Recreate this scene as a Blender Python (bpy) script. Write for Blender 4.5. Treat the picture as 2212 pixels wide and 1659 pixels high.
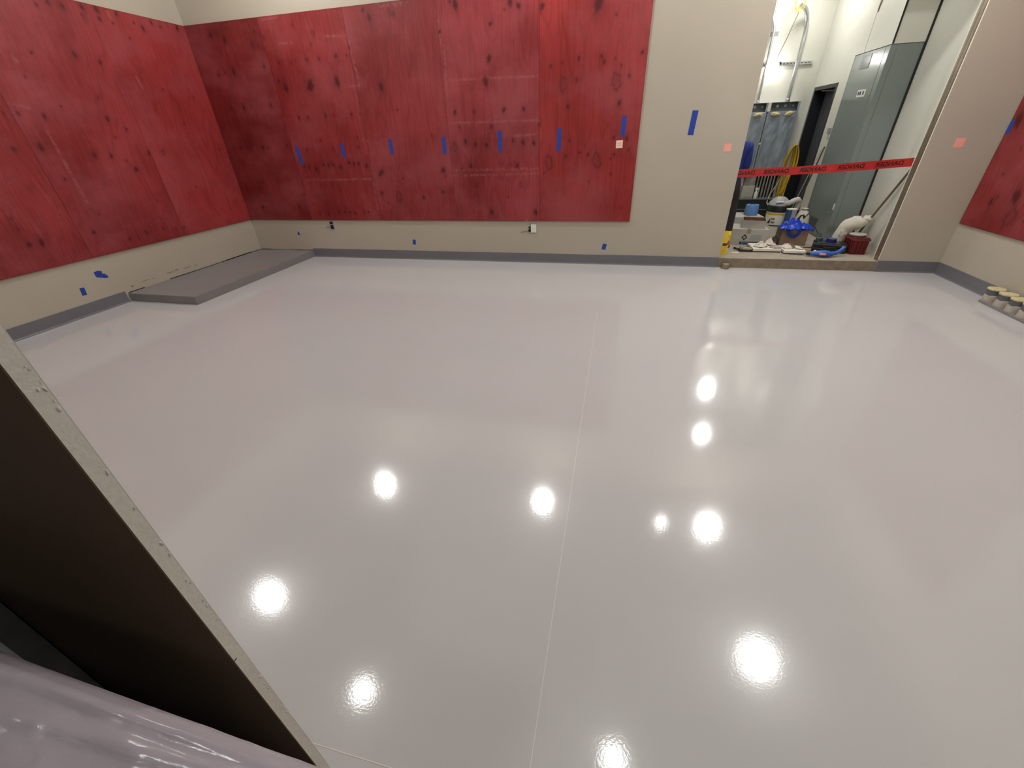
import bpy, bmesh, math, random
import numpy as np
from mathutils import Vector, Matrix, noise

for o in list(bpy.data.objects):
    bpy.data.objects.remove(o)
scene = bpy.context.scene
COL = scene.collection
random.seed(7)

# ------------------------------------------------------------------ camera
YAW, PITCH, ROLL, FPX, CAMH = -0.2510, -0.5501, 0.0415, 881.83, 1.638
fwd = Vector((math.sin(YAW)*math.cos(PITCH), math.cos(YAW)*math.cos(PITCH), math.sin(PITCH)))
rgt = Vector((math.cos(YAW), -math.sin(YAW), 0))
dwn = fwd.cross(rgt)
r2 = math.cos(ROLL)*rgt + math.sin(ROLL)*dwn
d2 = -math.sin(ROLL)*rgt + math.cos(ROLL)*dwn
cam = bpy.data.objects.new('camera', bpy.data.cameras.new('camera'))
COL.objects.link(cam)
cam.data.sensor_width = 36.0
cam.data.lens = FPX/2212*36.0
cam.data.clip_start = 0.02
M = Matrix(((r2.x, -d2.x, -fwd.x, 0), (r2.y, -d2.y, -fwd.y, 0), (r2.z, -d2.z, -fwd.z, CAMH), (0, 0, 0, 1)))
cam.matrix_world = M
scene.camera = cam

# ------------------------------------------------------------------ world, exposure
w = bpy.data.worlds.new('world'); scene.world = w; w.use_nodes = True
w.node_tree.nodes['Background'].inputs[0].default_value = (0.5, 0.5, 0.5, 1)
w.node_tree.nodes['Background'].inputs[1].default_value = 0.0
scene.view_settings.view_transform = 'Standard'
scene.view_settings.look = 'None'
scene.view_settings.gamma = 1.0
scene.view_settings.use_curve_mapping = False
scene.view_settings.exposure = 0.0
ROOM_LAMP = 165.0      # emission of the round ceiling lamps in the room
ELEC_LAMP = 105.0      # emission of the ceiling lamps in the electrical room
HALL_ADDED_LAMP = 42.0      # emission of the unseen passage lamps added to light the plastic sheeting
LAMP_COL = (1.0, 0.99, 0.975)

# ------------------------------------------------------------------ dimensions
XL, XR, YB = -5.884, 3.850, 6.003         # left wall, right wall, back wall
HC = 4.20                                   # ceiling
ZB, ZT = 0.579, 3.019                       # plywood bottom and top
XP = 0.179                                  # right end of plywood on back wall
DL, DR = 1.385, 3.213                       # doorway
ZS = 0.12                                   # slab of the electrical room
EB, EX, EN = 9.22, 2.983, 3.34             # electrical room: back wall, face of chase, near right wall
EJ, EF = 7.071, 7.985                       # cabinet near end, far end
EH = 3.45
FY0, FY1 = 0.180, 0.196                    # front drywall, back and face
FX = -0.4600                                # its cut edge

# ------------------------------------------------------------------ helpers
def srgb(r, g, b):
    f = lambda c: (c/255/12.92) if c/255 <= 0.04045 else ((c/255+0.055)/1.055)**2.4
    return (f(r), f(g), f(b), 1)

def tag(o, label=None, cat=None, group=None, kind=None):
    if label: o['label'] = label
    if cat: o['category'] = cat
    if group: o['group'] = group
    if kind: o['kind'] = kind
    return o

class MB:
    def __init__(s): s.v = []; s.f = []
    def add(s, vs, fs):
        n = len(s.v); s.v += [tuple(p) for p in vs]; s.f += [tuple(i+n for i in f) for f in fs]; return s
    def box(s, x0, x1, y0, y1, z0, z1, rot=0, mat=None):
        c = Vector(((x0+x1)/2, (y0+y1)/2, (z0+z1)/2))
        vs = [Vector((x, y, z)) for z in (z0, z1) for y in (y0, y1) for x in (x0, x1)]
        if rot:
            R = Matrix.Rotation(rot, 3, 'Z'); vs = [R @ (p-c)+c for p in vs]
        if mat: vs = [mat @ p for p in vs]
        return s.add(vs, [(0, 2, 3, 1), (4, 5, 7, 6), (0, 1, 5, 4), (2, 6, 7, 3), (0, 4, 6, 2), (1, 3, 7, 5)])
    def prism(s, pts, z0, z1):
        n = len(pts)
        return s.add([(x, y, z0) for x, y in pts]+[(x, y, z1) for x, y in pts],
                     [tuple(range(n-1, -1, -1)), tuple(range(n, 2*n))]+[(i, (i+1) % n, n+(i+1) % n, n+i) for i in range(n)])
    def extrude(s, pts, d):
        """flat polygon of 3D points pushed along vector d"""
        n = len(pts); d = Vector(d)
        return s.add([Vector(p) for p in pts]+[Vector(p)+d for p in pts],
                     [tuple(range(n-1, -1, -1)), tuple(range(n, 2*n))]+[(i, (i+1) % n, n+(i+1) % n, n+i) for i in range(n)])
    def lathe(s, prof, c, n=24, axis=None):
        """profile of (r, z); closed when r = 0 at ends, else capped"""
        c = Vector(c); Q = Vector((0, 0, 1)).rotation_difference(Vector(axis)).to_matrix() if axis else Matrix.Identity(3)
        vs = []
        for r, z in prof:
            for k in range(n):
                a = 2*math.pi*k/n; vs.append(c+Q @ Vector((r*math.cos(a), r*math.sin(a), z)))
        fs = []
        for i in range(len(prof)-1):
            for k in range(n):
                a, b = i*n+k, i*n+(k+1) % n
                fs.append((a, b, b+n, a+n))
        fs.append(tuple(range(n-1, -1, -1))); m = (len(prof)-1)*n; fs.append(tuple(range(m, m+n)))
        return s.add(vs, fs)
    def tube(s, path, r, n=8, closed=False):
        P = [Vector(p) for p in path]; m = len(P)
        rr = r if isinstance(r, (list, tuple)) else [r]*m
        T = []
        for i in range(m):
            a = P[i-1] if (i > 0 or closed) else P[i]; b = P[(i+1) % m] if (i < m-1 or closed) else P[i]
            T.append((b-a).normalized())
        ref = Vector((0, 0, 1)) if abs(T[0].z) < 0.9 else Vector((1, 0, 0))
        N = (ref-T[0]*ref.dot(T[0])).normalized(); vs = []
        for i in range(m):
            N = (N-T[i]*N.dot(T[i])).normalized(); B = T[i].cross(N)
            for k in range(n):
                a = 2*math.pi*k/n; vs.append(P[i]+rr[i]*(math.cos(a)*N+math.sin(a)*B))
        fs = []
        for i in range(m if closed else m-1):
            j = (i+1) % m
            for k in range(n):
                fs.append((i*n+k, i*n+(k+1) % n, j*n+(k+1) % n, j*n+k))
        if not closed:
            fs.append(tuple(range(n-1, -1, -1))); fs.append(tuple(range((m-1)*n, m*n)))
        return s.add(vs, fs)
    def blob(s, c, size, sub=3, amp=0.2, freq=3.0, seed=0, ridged=False, flat=None):
        bm = bmesh.new(); bmesh.ops.create_icosphere(bm, subdivisions=sub, radius=1)
        c = Vector(c); vs = []
        for v in bm.verts:
            p = v.co.normalized(); q = p*freq+Vector((seed*7.3, seed*3.1, seed*1.7))
            d = noise.noise(q)+0.5*noise.noise(q*2.1)+0.25*noise.noise(q*4.3)
            if ridged: d = 0.6-2*abs(d)
            p = p*(1+amp*d)
            p = Vector((p.x*size[0], p.y*size[1], p.z*size[2]))
            if flat is not None and p.z < flat: p.z = flat
            vs.append(c+p)
        fs = [tuple(v.index for v in f.verts) for f in bm.faces]; bm.free()
        return s.add(vs, fs)
    def cloth(s, c, rx, ry, h, seed, freq=2.2, n=56, rings=18, rot=0.0, drape=0.0):
        """crumpled piece of fabric or film heaped at c, with creases running through it"""
        vs = []; c = Vector(c)
        for i in range(rings+1):
            r = i/rings
            for k in range(n):
                a = 2*math.pi*k/n
                rho = 1+0.30*noise.noise(Vector((math.cos(a)*1.6+seed, math.sin(a)*1.6, seed*2.1)))+0.10*noise.noise(Vector((math.cos(a)*5, math.sin(a)*5+seed, 3)))
                x, y = rho*r*math.cos(a), rho*r*math.sin(a)
                p = Vector((x*freq+seed*3.3, y*freq*1.3, seed*1.7))
                w_ = Vector((noise.noise(p*0.8+Vector((9, 0, 0))), noise.noise(p*0.8+Vector((0, 9, 0))), 0))
                f1 = math.exp(-(noise.noise(p+w_*0.8)/0.17)**2); f2 = math.exp(-(noise.noise(p*2.1+w_+Vector((4, 4, 4)))/0.16)**2)
                z = h*((1-r**2.2)*0.50+0.30*f1*(1-0.6*r)+0.13*f2*(1-0.5*r)+0.10*noise.noise(p*0.7))
                z = max(z, 0.0015) if not drape else z-drape*max(0, r-0.55)**1.3
                ca, sa = math.cos(rot), math.sin(rot); X, Y = x*rx, y*ry
                vs.append(c+Vector((X*ca-Y*sa, X*sa+Y*ca, z)))
        fs = []
        for i in range(rings):
            for k in range(n):
                a0, b0 = i*n+k, i*n+(k+1) % n; fs.append((a0, b0, b0+n, a0+n))
        return s.add(vs, fs)
    def build(s, name, mat, parent=None, smooth=False, bevel=0, loc=None):
        me = bpy.data.meshes.new(name); me.from_pydata(s.v, [], s.f)
        bm = bmesh.new(); bm.from_mesh(me); bmesh.ops.recalc_face_normals(bm, faces=bm.faces)
        bm.to_mesh(me); bm.free()
        o = bpy.data.objects.new(name, me); COL.objects.link(o)
        if mat: me.materials.append(mat)
        if smooth: me.polygons.foreach_set('use_smooth', [True]*len(me.polygons))
        if bevel:
            b = o.modifiers.new('bevel', 'BEVEL'); b.width = bevel; b.segments = 2; b.limit_method = 'ANGLE'
        if parent:
            o.parent = parent; o.matrix_parent_inverse = Matrix.Translation(-Vector(parent.location)) if not parent.rotation_euler.z else parent.matrix_basis.inverted()
        if smooth == 'angle':
            me.polygons.foreach_set('use_smooth', [True]*len(me.polygons))
            me.set_sharp_from_angle(angle=math.radians(35))
        return o

def thing(name, loc, label, cat, group=None):
    o = bpy.data.objects.new(name, None); COL.objects.link(o); o.location = loc
    o.empty_display_size = 0.05
    return tag(o, label, cat, group)

def copy_thing(root, loc, label):
    c = root.copy(); COL.objects.link(c); c.location = loc; c['label'] = label
    for ch in list(root.children):
        k = ch.copy(); COL.objects.link(k); k.parent = c; k.matrix_parent_inverse = ch.matrix_parent_inverse
        for g in ch.children:
            q = g.copy(); COL.objects.link(q); q.parent = k; q.matrix_parent_inverse = g.matrix_parent_inverse
    return c

# ------------------------------------------------------------------ materials
def mat(name, col, rough=0.5, metal=0.0, var=0.0, vscale=6.0, bump=0.0, bscale=80.0, spec=0.5, stretch=None, col2=None, emit=None, estr=0, coat=0, alpha=1):
    m = bpy.data.materials.new(name); m.use_nodes = True
    nt = m.node_tree; p = nt.nodes['Principled BSDF']; L = nt.links
    p.inputs['Base Color'].default_value = col
    p.inputs['Roughness'].default_value = rough; p.inputs['Metallic'].default_value = metal
    p.inputs['Specular IOR Level'].default_value = spec
    p.inputs['Coat Weight'].default_value = coat
    if alpha < 1: p.inputs['Alpha'].default_value = alpha
    if emit:
        p.inputs['Emission Color'].default_value = emit; p.inputs['Emission Strength'].default_value = estr
    tc = nt.nodes.new('ShaderNodeTexCoord'); src = tc.outputs['Object']
    if stretch:
        mp = nt.nodes.new('ShaderNodeMapping'); mp.inputs['Scale'].default_value = stretch
        L.new(src, mp.inputs['Vector']); src = mp.outputs['Vector']
    if var > 0 or col2:
        n = nt.nodes.new('ShaderNodeTexNoise'); n.inputs['Scale'].default_value = vscale; n.inputs['Detail'].default_value = 6
        L.new(src, n.inputs['Vector'])
        mx = nt.nodes.new('ShaderNodeMix'); mx.data_type = 'RGBA'
        a = tuple(max(0, c*(1-var)) for c in col[:3])+(1,); b = tuple(min(1, c*(1+var)) for c in col[:3])+(1,)
        if col2: a, b = col, col2
        rp = nt.nodes.new('ShaderNodeMapRange'); rp.inputs['From Min'].default_value = 0.3; rp.inputs['From Max'].default_value = 0.7
        L.new(n.outputs['Fac'], rp.inputs['Value']); L.new(rp.outputs['Result'], mx.inputs['Factor'])
        mx.inputs['A'].default_value = a; mx.inputs['B'].default_value = b
        L.new(mx.outputs['Result'], p.inputs['Base Color'])
    if bump > 0:
        n2 = nt.nodes.new('ShaderNodeTexNoise'); n2.inputs['Scale'].default_value = bscale; n2.inputs['Detail'].default_value = 3
        L.new(src, n2.inputs['Vector'])
        b = nt.nodes.new('ShaderNodeBump'); b.inputs['Strength'].default_value = bump; b.inputs['Distance'].default_value = 0.002
        L.new(n2.outputs['Fac'], b.inputs['Height']); L.new(b.outputs['Normal'], p.inputs['Normal'])
    return m

M_wall = mat('wall_paint', (0.445, 0.398, 0.318, 1), 0.6, var=0.03, vscale=1.5, bump=0.25, bscale=220, spec=0.3)
M_ewall = mat('wall_cream_paint', (0.62, 0.615, 0.535, 1), 0.42, var=0.03, vscale=2, bump=0.15, bscale=200, spec=0.45)
M_ceil = mat('ceiling_paint', (0.74, 0.72, 0.68, 1), 0.8)
M_hall = mat('hall_paint', (0.30, 0.27, 0.23, 1), 0.8)
M_base = mat('base_grey', srgb(109, 107, 112), 0.32, var=0.05, vscale=5, bump=0.1, bscale=120)
M_pad = mat('pad_grey', srgb(126, 122, 122), 0.30, var=0.05, vscale=4, bump=0.12, bscale=150)
M_conc = mat('concrete', srgb(158, 148, 132), 0.8, var=0.12, vscale=9, bump=0.4, bscale=60)
M_concd = mat('concrete_dusty', srgb(130, 116, 98), 0.85, var=0.18, vscale=14, bump=0.5, bscale=50)
M_gyp = mat('gypsum_edge', srgb(214, 210, 198), 0.9, var=0.05, vscale=150, bump=0.3, bscale=260)
M_kraft = mat('brown_backing_paper', srgb(74, 57, 36), 0.75, var=0.08, vscale=3)
M_paper = mat('drywall_paper', srgb(190, 188, 182), 0.8, var=0.05, vscale=10)
M_galv = mat('galvanised_steel', (0.62, 0.64, 0.66, 1), 0.32, metal=1.0, var=0.12, vscale=20)
M_studbrown = mat('brown_tinted_steel', (0.30, 0.24, 0.18, 1), 0.38, metal=0.75, var=0.15, vscale=6)  # on the jamb stud, reflected and shaded brown is put into the steel colour
M_dstud = mat('dull_steel_stud', (0.20, 0.21, 0.21, 1), 0.45, metal=0.8, var=0.3, vscale=9)
M_black = mat('black_gap', (0.008, 0.008, 0.008, 1), 0.6)
M_blackp = mat('black_plastic', (0.012, 0.012, 0.013, 1), 0.38, bump=0.1)
M_cab = mat('switchgear_grey', srgb(122, 131, 127), 0.20, var=0.03, vscale=2, spec=0.5)
M_cabvent = mat('vent_dark', srgb(70, 75, 78), 0.5)
M_doorf = mat('door_frame_black', srgb(26, 28, 34), 0.35)
M_doorl = mat('door_leaf_grey', srgb(72, 72, 78), 0.45)
M_white = mat('white_plastic', srgb(226, 224, 218), 0.4)
M_blue = mat('blue_tape', srgb(24, 60, 150), 0.6, var=0.10, vscale=30)
M_note = mat('salmon_note', srgb(240, 166, 150), 0.7)
M_notew = mat('pale_note', srgb(244, 206, 184), 0.7)
M_ink = mat('ink', (0.02, 0.02, 0.02, 1), 0.7)
M_inkblue = mat('ink_navy', srgb(20, 36, 62), 0.7)
M_red = mat('danger_red', srgb(176, 42, 38), 0.4, var=0.06, vscale=8)
M_redink = mat('danger_lettering', srgb(38, 3, 4), 0.6)
M_panel = mat('panel_film_grey', srgb(132, 142, 150), 0.2, var=0.16, vscale=9, bump=0.6, bscale=14, stretch=(1, 1, 0.35))
M_film = mat('clear_film', srgb(150, 160, 172), 0.12, bump=1.0, bscale=16, stretch=(1, 1, 0.3), alpha=0.45)
M_trough = mat('dark_green_trough', srgb(26, 34, 34), 0.45)
M_yel = mat('yellow_cable', srgb(204, 168, 44), 0.45)
M_kr = mat('cardboard', srgb(150, 134, 112), 0.85, var=0.06, vscale=8)
M_kr2 = mat('grey_cardboard', srgb(172, 170, 160), 0.85, var=0.05, vscale=8)
M_krin = mat('cardboard_inside', srgb(110, 76, 50), 0.9)
M_bluefilm = mat('blue_plastic', srgb(20, 62, 190), 0.25, var=0.2, vscale=14)
M_twine = mat('blue_twine', srgb(92, 134, 190), 0.7, var=0.18, vscale=40, bump=0.8, bscale=120)
M_board = mat('white_board', srgb(226, 222, 208), 0.6, var=0.05, vscale=10)
M_rag = mat('white_rag', srgb(224, 214, 202), 0.85, var=0.12, vscale=20)
M_sack = mat('white_woven_sack', srgb(206, 200, 184), 0.75, var=0.06, vscale=16, bump=0.5, bscale=90)
M_crate = mat('dark_red_plastic', srgb(96, 22, 22), 0.45, var=0.3, vscale=9)
M_tool = mat('blue_tool_plastic', srgb(52, 98, 178), 0.4)
M_grey = mat('grey_plastic', srgb(150, 152, 154), 0.4)
M_hose = mat('silver_hose', srgb(178, 176, 168), 0.4, var=0.1, vscale=30)
M_wood = mat('wooden_handle', srgb(108, 88, 66), 0.6, var=0.1, vscale=12)
M_pole = mat('dark_pole', srgb(60, 58, 56), 0.45)
M_denim = mat('dark_trousers', srgb(40, 34, 32), 0.9, var=0.2, vscale=12, bump=0.5, bscale=40)
M_shirt = mat('blue_shirt', srgb(18, 38, 112), 0.85, var=0.12, vscale=10, bump=0.4, bscale=30)
M_skin = mat('skin', srgb(176, 128, 100), 0.55)
M_hair = mat('dark_hair', srgb(30, 24, 20), 0.6)
M_boot = mat('grey_boot', srgb(150, 146, 134), 0.7, var=0.12, vscale=20)
M_sole = mat('boot_sole', srgb(30, 26, 24), 0.8)
M_foam = mat('yellow_foam_top', srgb(196, 184, 140), 0.85, var=0.2, vscale=40, bump=0.8, bscale=70)
M_pvc = mat('grey_conduit_dusty', srgb(96, 98, 104), 0.6, col2=srgb(168, 156, 140), vscale=9)
M_yelbag = mat('yellow_bag', srgb(222, 190, 50), 0.35, var=0.1, vscale=30)
M_redprint = mat('red_print', srgb(190, 60, 40), 0.5)
M_lamp = {}
def lamp_mat(s):
    if s not in M_lamp:
        M_lamp[s] = mat('lamp_lens_%d' % s, (0.9, 0.9, 0.9, 1), 0.4, emit=LAMP_COL+(1,), estr=s)
    return M_lamp[s]

def floor_material():
    m = mat('glossy_epoxy_floor', (0.545, 0.515, 0.495, 1), 0.088, spec=0.8)
    nt = m.node_tree; L = nt.links; p = nt.nodes['Principled BSDF']; tc = nt.nodes['Texture Coordinate']
    n = nt.nodes.new('ShaderNodeTexNoise'); n.inputs['Scale'].default_value = 0.9; n.inputs['Detail'].default_value = 4
    mp = nt.nodes.new('ShaderNodeMapping'); mp.inputs['Scale'].default_value = (0.7, 1.6, 1)
    L.new(tc.outputs['Object'], mp.inputs['Vector']); L.new(mp.outputs['Vector'], n.inputs['Vector'])
    mx = nt.nodes.new('ShaderNodeMix'); mx.data_type = 'RGBA'
    mx.inputs['A'].default_value = (0.515, 0.511, 0.506, 1); mx.inputs['B'].default_value = (0.545, 0.541, 0.536, 1)
    L.new(n.outputs['Fac'], mx.inputs['Factor']); L.new(mx.outputs['Result'], p.inputs['Base Color'])
    # orange peel: fine relief of the cured coating
    v = nt.nodes.new('ShaderNodeTexNoise'); v.inputs['Scale'].default_value = 110; v.inputs['Detail'].default_value = 2
    L.new(tc.outputs['Object'], v.inputs['Vector'])
    v2 = nt.nodes.new('ShaderNodeTexNoise'); v2.inputs['Scale'].default_value = 2.2; v2.inputs['Detail'].default_value = 2
    L.new(tc.outputs['Object'], v2.inputs['Vector'])
    b = nt.nodes.new('ShaderNodeBump'); b.inputs['Strength'].default_value = 0.19; b.inputs['Distance'].default_value = 0.0006
    L.new(v.outputs['Fac'], b.inputs['Height'])
    b2 = nt.nodes.new('ShaderNodeBump'); b2.inputs['Strength'].default_value = 0.10; b2.inputs['Distance'].default_value = 0.002
    L.new(v2.outputs['Fac'], b2.inputs['Height']); L.new(b.outputs['Normal'], b2.inputs['Normal'])
    L.new(b2.outputs['Normal'], p.inputs['Normal'])
    return m
M_floor = floor_material()
M_joint = mat('floor_joint', srgb(216, 212, 205), 0.15)

def ply_material(name, dark, light, seed, scuffy):
    """red stained plywood: cathedral grain, pale scuffs, knots from the 'knot' attribute"""
    m = bpy.data.materials.new(name); m.use_nodes = True
    nt = m.node_tree; N = nt.nodes.new; L = nt.links; p = nt.nodes['Principled BSDF']
    p.inputs['Roughness'].default_value = 0.48; p.inputs['Specular IOR Level'].default_value = 0.32
    tc = N('ShaderNodeTexCoord')
    def noise_(scale, st, detail=4, off=0.0, rough=0.5):
        mp = N('ShaderNodeMapping'); mp.inputs['Scale'].default_value = st; mp.inputs['Location'].default_value = (seed*3.7+off, seed*1.9, seed*5.3)
        L.new(tc.outputs['Object'], mp.inputs['Vector'])
        n = N('ShaderNodeTexNoise'); n.inputs['Scale'].default_value = scale; n.inputs['Detail'].default_value = detail; n.inputs['Roughness'].default_value = rough
        L.new(mp.outputs['Vector'], n.inputs['Vector']); return n.outputs['Fac']
    def math_(op, a, b=None, c=None):
        n = N('ShaderNodeMath'); n.operation = op
        for i, x in enumerate((a, b, c)):
            if x is None: continue
            if isinstance(x, (int, float)): n.inputs[i].default_value = x
            else: L.new(x, n.inputs[i])
        return n.outputs[0]
    def mixc(f, a, b):
        n = N('ShaderNodeMix'); n.data_type = 'RGBA'
        if isinstance(f, (int, float)): n.inputs['Factor'].default_value = f
        else: L.new(f, n.inputs['Factor'])
        for k, x in (('A', a), ('B', b)):
            if isinstance(x, tuple): n.inputs[k].default_value = x
            else: L.new(x, n.inputs[k])
        return n.outputs['Result']
    def rng(x, a, b, c=0.0, d=1.0):
        n = N('ShaderNodeMapRange'); L.new(x, n.inputs['Value'])
        n.inputs['From Min'].default_value = a; n.inputs['From Max'].default_value = b
        n.inputs['To Min'].default_value = c; n.inputs['To Max'].default_value = d
        return n.outputs['Result']
    big = noise_(1.0, (2.6, 2.6, 0.42), 2, 0)
    rings = math_('SINE', math_('MULTIPLY', big, 95.0))
    ringm = rng(rings, 0.35, 1.0)
    fine = noise_(1.0, (120, 120, 3.0), 3, 4)
    cloud = noise_(1.0, (1.1, 1.1, 0.8), 5, 9)
    scuff = noise_(1.0, (3.0, 3.0, 2.0), 8, 13, 0.7)
    base = mixc(rng(cloud, 0.33, 0.67), dark, light)
    base = mixc(math_('MULTIPLY', ringm, 0.25), base, tuple(c*0.45 for c in dark[:3])+(1,))
    base = mixc(math_('MULTIPLY', rng(fine, 0.4, 0.75), 0.20), base, tuple(c*0.55 for c in dark[:3])+(1,))
    base = mixc(math_('MULTIPLY', rng(fine, 0.52, 0.30), 0.16), base, tuple(min(1, c*1.5) for c in light[:3])+(1,))
    base = mixc(math_('MULTIPLY', rng(scuff, 0.52, 0.78), scuffy), base, (0.42, 0.12, 0.13, 1))
    haze = noise_(1.0, (0.9, 0.9, 1.3), 6, 31, 0.6)
    base = mixc(math_('MULTIPLY', rng(haze, 0.45, 0.68), 0.55), base, (0.335, 0.072, 0.082, 1))
    at2 = N('ShaderNodeAttribute'); at2.attribute_name = 'scuff'
    brk = rng(noise_(1.0, (26, 26, 26), 4, 21), 0.38, 0.62)
    base = mixc(math_('MULTIPLY', math_('MULTIPLY', at2.outputs['Fac'], brk), 0.28), base, (0.45, 0.20, 0.18, 1))
    at = N('ShaderNodeAttribute'); at.attribute_name = 'knot'
    base = mixc(at.outputs['Fac'], base, (0.050, 0.003, 0.004, 1))
    L.new(base, p.inputs['Base Color'])
    b = N('ShaderNodeBump'); b.inputs['Strength'].default_value = 0.35; b.inputs['Distance'].default_value = 0.002
    L.new(math_('ADD', fine, math_('MULTIPLY', ringm, -0.4)), b.inputs['Height']); L.new(b.outputs['Normal'], p.inputs['Normal'])
    return m

# ------------------------------------------------------------------ the room shell
def struct(name, mb, m, **k):
    o = mb.build(name, m, **k); return tag(o, kind='structure')

fl = struct('floor', MB().box(XL-0.12, XR+0.12, -2.7, YB+0.01, -0.15, 0.0), M_floor)
MB().box(-0.1052, -0.1026, 0.35, 4.2, -0.001, 0.0008).build('joint_line', M_joint, fl)
MB().box(-0.90, -0.45, 0.339, 0.342, -0.001, 0.0008).build('joint_line', M_joint, fl)
struct('ceiling', MB().box(XL-0.12, XR+0.12, FY0, YB+0.15, HC, HC+0.12), M_ceil)
struct('wall_left', MB().box(XL-0.12, XL, FY0, YB+0.15, 0, HC), M_wall)
struct('wall_right', MB().box(XR, XR+0.12, FY0, YB+0.15, 0, HC), M_wall)
YBK = YB+0.146
wb = struct('wall_back', MB().box(XL, DL, YB, YBK, 0, HC), M_wall)
MB().box(DL-0.001, DR+0.05, YB, YBK, 3.05, HC).build('header', M_wall, wb)
# right of the doorway: two drywall skins on a steel stud whose side shows in the jamb
jr = MB().box(DR, XR, YB, YB+0.016, 0, 3.05); jr.box(DR+0.05, XR, YB, YB+0.016, 3.05, HC)
wr = struct('wall_back_beside_doorway', jr, M_wall)
MB().box(DR+0.004, XR, YB+0.130, YBK, 0, HC).build('rear_skin', M_ewall, wr)
MB().box(DR-0.0015, DR, YB+0.0005, YB+0.0155, 0.14, 3.05).build('cut_edge', M_gyp, wr)
sj = MB().box(DR+0.006, DR+0.009, YB+0.018, YB+0.128, 0.02, 3.05)
sj.box(DR+0.006, DR+0.05, YB+0.0165, YB+0.018, 0.02, 3.05); sj.box(DR+0.006, DR+0.05, YB+0.128, YB+0.1295, 0.02, 3.05)
sj.box(DR+0.004, DR+0.010, YB+0.045, YB+0.052, 0.02, 3.05); sj.box(DR+0.004, DR+0.010, YB+0.095, YB+0.102, 0.02, 3.05)
sj.build('jamb_stud', M_studbrown, wr)
MB().box(DR-0.03, DR+0.05, YB+0.017, YB+0.129, 0.0, 0.02).build('bottom_track', M_blackp, wr)

# front wall: the opening the picture is taken through
wf = struct('wall_front', MB().box(XL, FX, FY0+0.0015, FY1, 0, HC), M_gyp)
MB().box(XL, FX, FY0, FY0+0.0015, 0, HC).build('backing_paper', M_kraft, wf)
MB().box(XL, FX, FY1, FY1+0.0008, 0, HC).build('face_paper', M_paper, wf)
# crumbled bits along the cut edge
cr = MB(); rnd = random.Random(3)
for i in range(70):
    z = 0.5+rnd.random()*1.1; s = 0.0006+rnd.random()*0.0011
    cr.blob((FX-0.0003, FY1-0.001-abs(rnd.gauss(0, 0.0012)), z), (s, s*0.8, s*(0.8+rnd.random()*2)), 1, 0.5, 2, i)
o = cr.build('crumbled_edge', M_gyp, wf); o['kind'] = 'stuff'
MB().box(FX-0.0002, FX+0.0004, FY0+0.001, FY0+0.0055, 1.028, 1.0295).build('edge_nick', M_ink, wf)
st = MB().box(-0.934, -0.932, FY0-0.092, FY0, 0, HC)
st.box(-0.967, -0.932, FY0-0.0015, FY0, 0, HC).box(-0.967, -0.932, FY0-0.092, FY0-0.0905, 0, HC)
st.build('steel_stud', M_dstud, wf)
MB().box(-0.930, -0.9285, FY0-0.060, FY0-0.035, 0, HC).build('stud_rib', M_galv, wf)
struct('wall_front_beyond_opening', MB().box(1.25, XR, FY0, FY1, 0, HC), M_paper)
# the dim passage on this side
struct('wall_passage_left', MB().box(-3.3, -3.2, -2.7, FY0, 0, 3.3), M_hall)
struct('wall_passage_right', MB().box(2.6, 2.7, -2.7, FY0, 0, 3.3), M_hall)
struct('wall_passage_rear', MB().box(-3.2, 2.6, -2.7, -2.6, 0, 3.3), M_hall)
struct('ceiling_passage', MB().box(-3.3, 2.7, -2.7, FY0, 3.3, 3.4), M_hall)
struct('wall_front_header', MB().box(FX, 1.25, FY0, FY1, 3.0, HC), M_paper)

# cove base
def cove(name, p0, p1, nrm, h=0.134, t=0.007):
    """base with a curved foot running from p0 to p1; nrm points into the room"""
    prof = [(0, 0), (0.022, 0.0), (0.013, 0.006), (t+0.001, 0.018), (t, 0.03), (t, h-0.002), (t-0.002, h), (0, h)]
    a, b, n = Vector(p0), Vector(p1), Vector(nrm); k = len(prof)
    vs = [q+n*d+Vector((0, 0, z)) for q in (a, b) for d, z in prof]
    mb = MB().add(vs, [tuple(range(k)), tuple(range(2*k-1, k-1, -1))]+[(i, k+i, k+(i+1) % k, (i+1) % k) for i in range(k)])
    return struct(name, mb, M_base)
cove('baseboard_left', (XL, FY1, 0), (XL, 3.70, 0), (1, 0, 0))
cove('baseboard_back', (-4.845, YB, 0), (DL, YB, 0), (0, -1, 0))
cove('baseboard_back_corner', (DR, YB, 0), (XR, YB, 0), (0, -1, 0))
cove('baseboard_right', (XR, 2.0, 0), (XR, YB, 0), (-1, 0, 0))

# ------------------------------------------------------------------ electrical room shell
struct('slab_electrical_room', MB().box(0.3, EN, YB+0.012, EB, 0.0, ZS), M_conc)
st_ = MB().box(DL-0.004, DR+0.004, YB+0.002, YB+0.0125, 0, ZS+0.001)
struct('step_front', st_, M_concd)
struct('wall_electrical_back', MB().box(0.3, EN+0.1, EB, EB+0.1, 0, EH), M_ewall)
struct('wall_electrical_left', MB().box(0.2, 0.3, YBK, EB, 0, EH), M_ewall)
struct('ceiling_electrical', MB().box(0.2, EN+0.1, YBK, EB+0.1, EH, EH+0.1), M_ceil)
struct('wall_electrical_right', MB().box(EN, EN+0.1, YBK, EB, 0, EH), M_ewall)
DY0, DY1, DZ = 8.262, 9.165, 2.105
ch = MB().box(EX, EN-0.001, EF+0.002, DY0, ZS, EH); ch.box(EX, EN-0.001, DY0, EB, DZ, EH); ch.box(EX, EN-0.001, DY1, EB, ZS, DZ)
ch.box(EX, EN-0.001, EJ, EF+0.002, 2.380, EH)
struct('wall_electrical_chase', ch, M_ewall)
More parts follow.
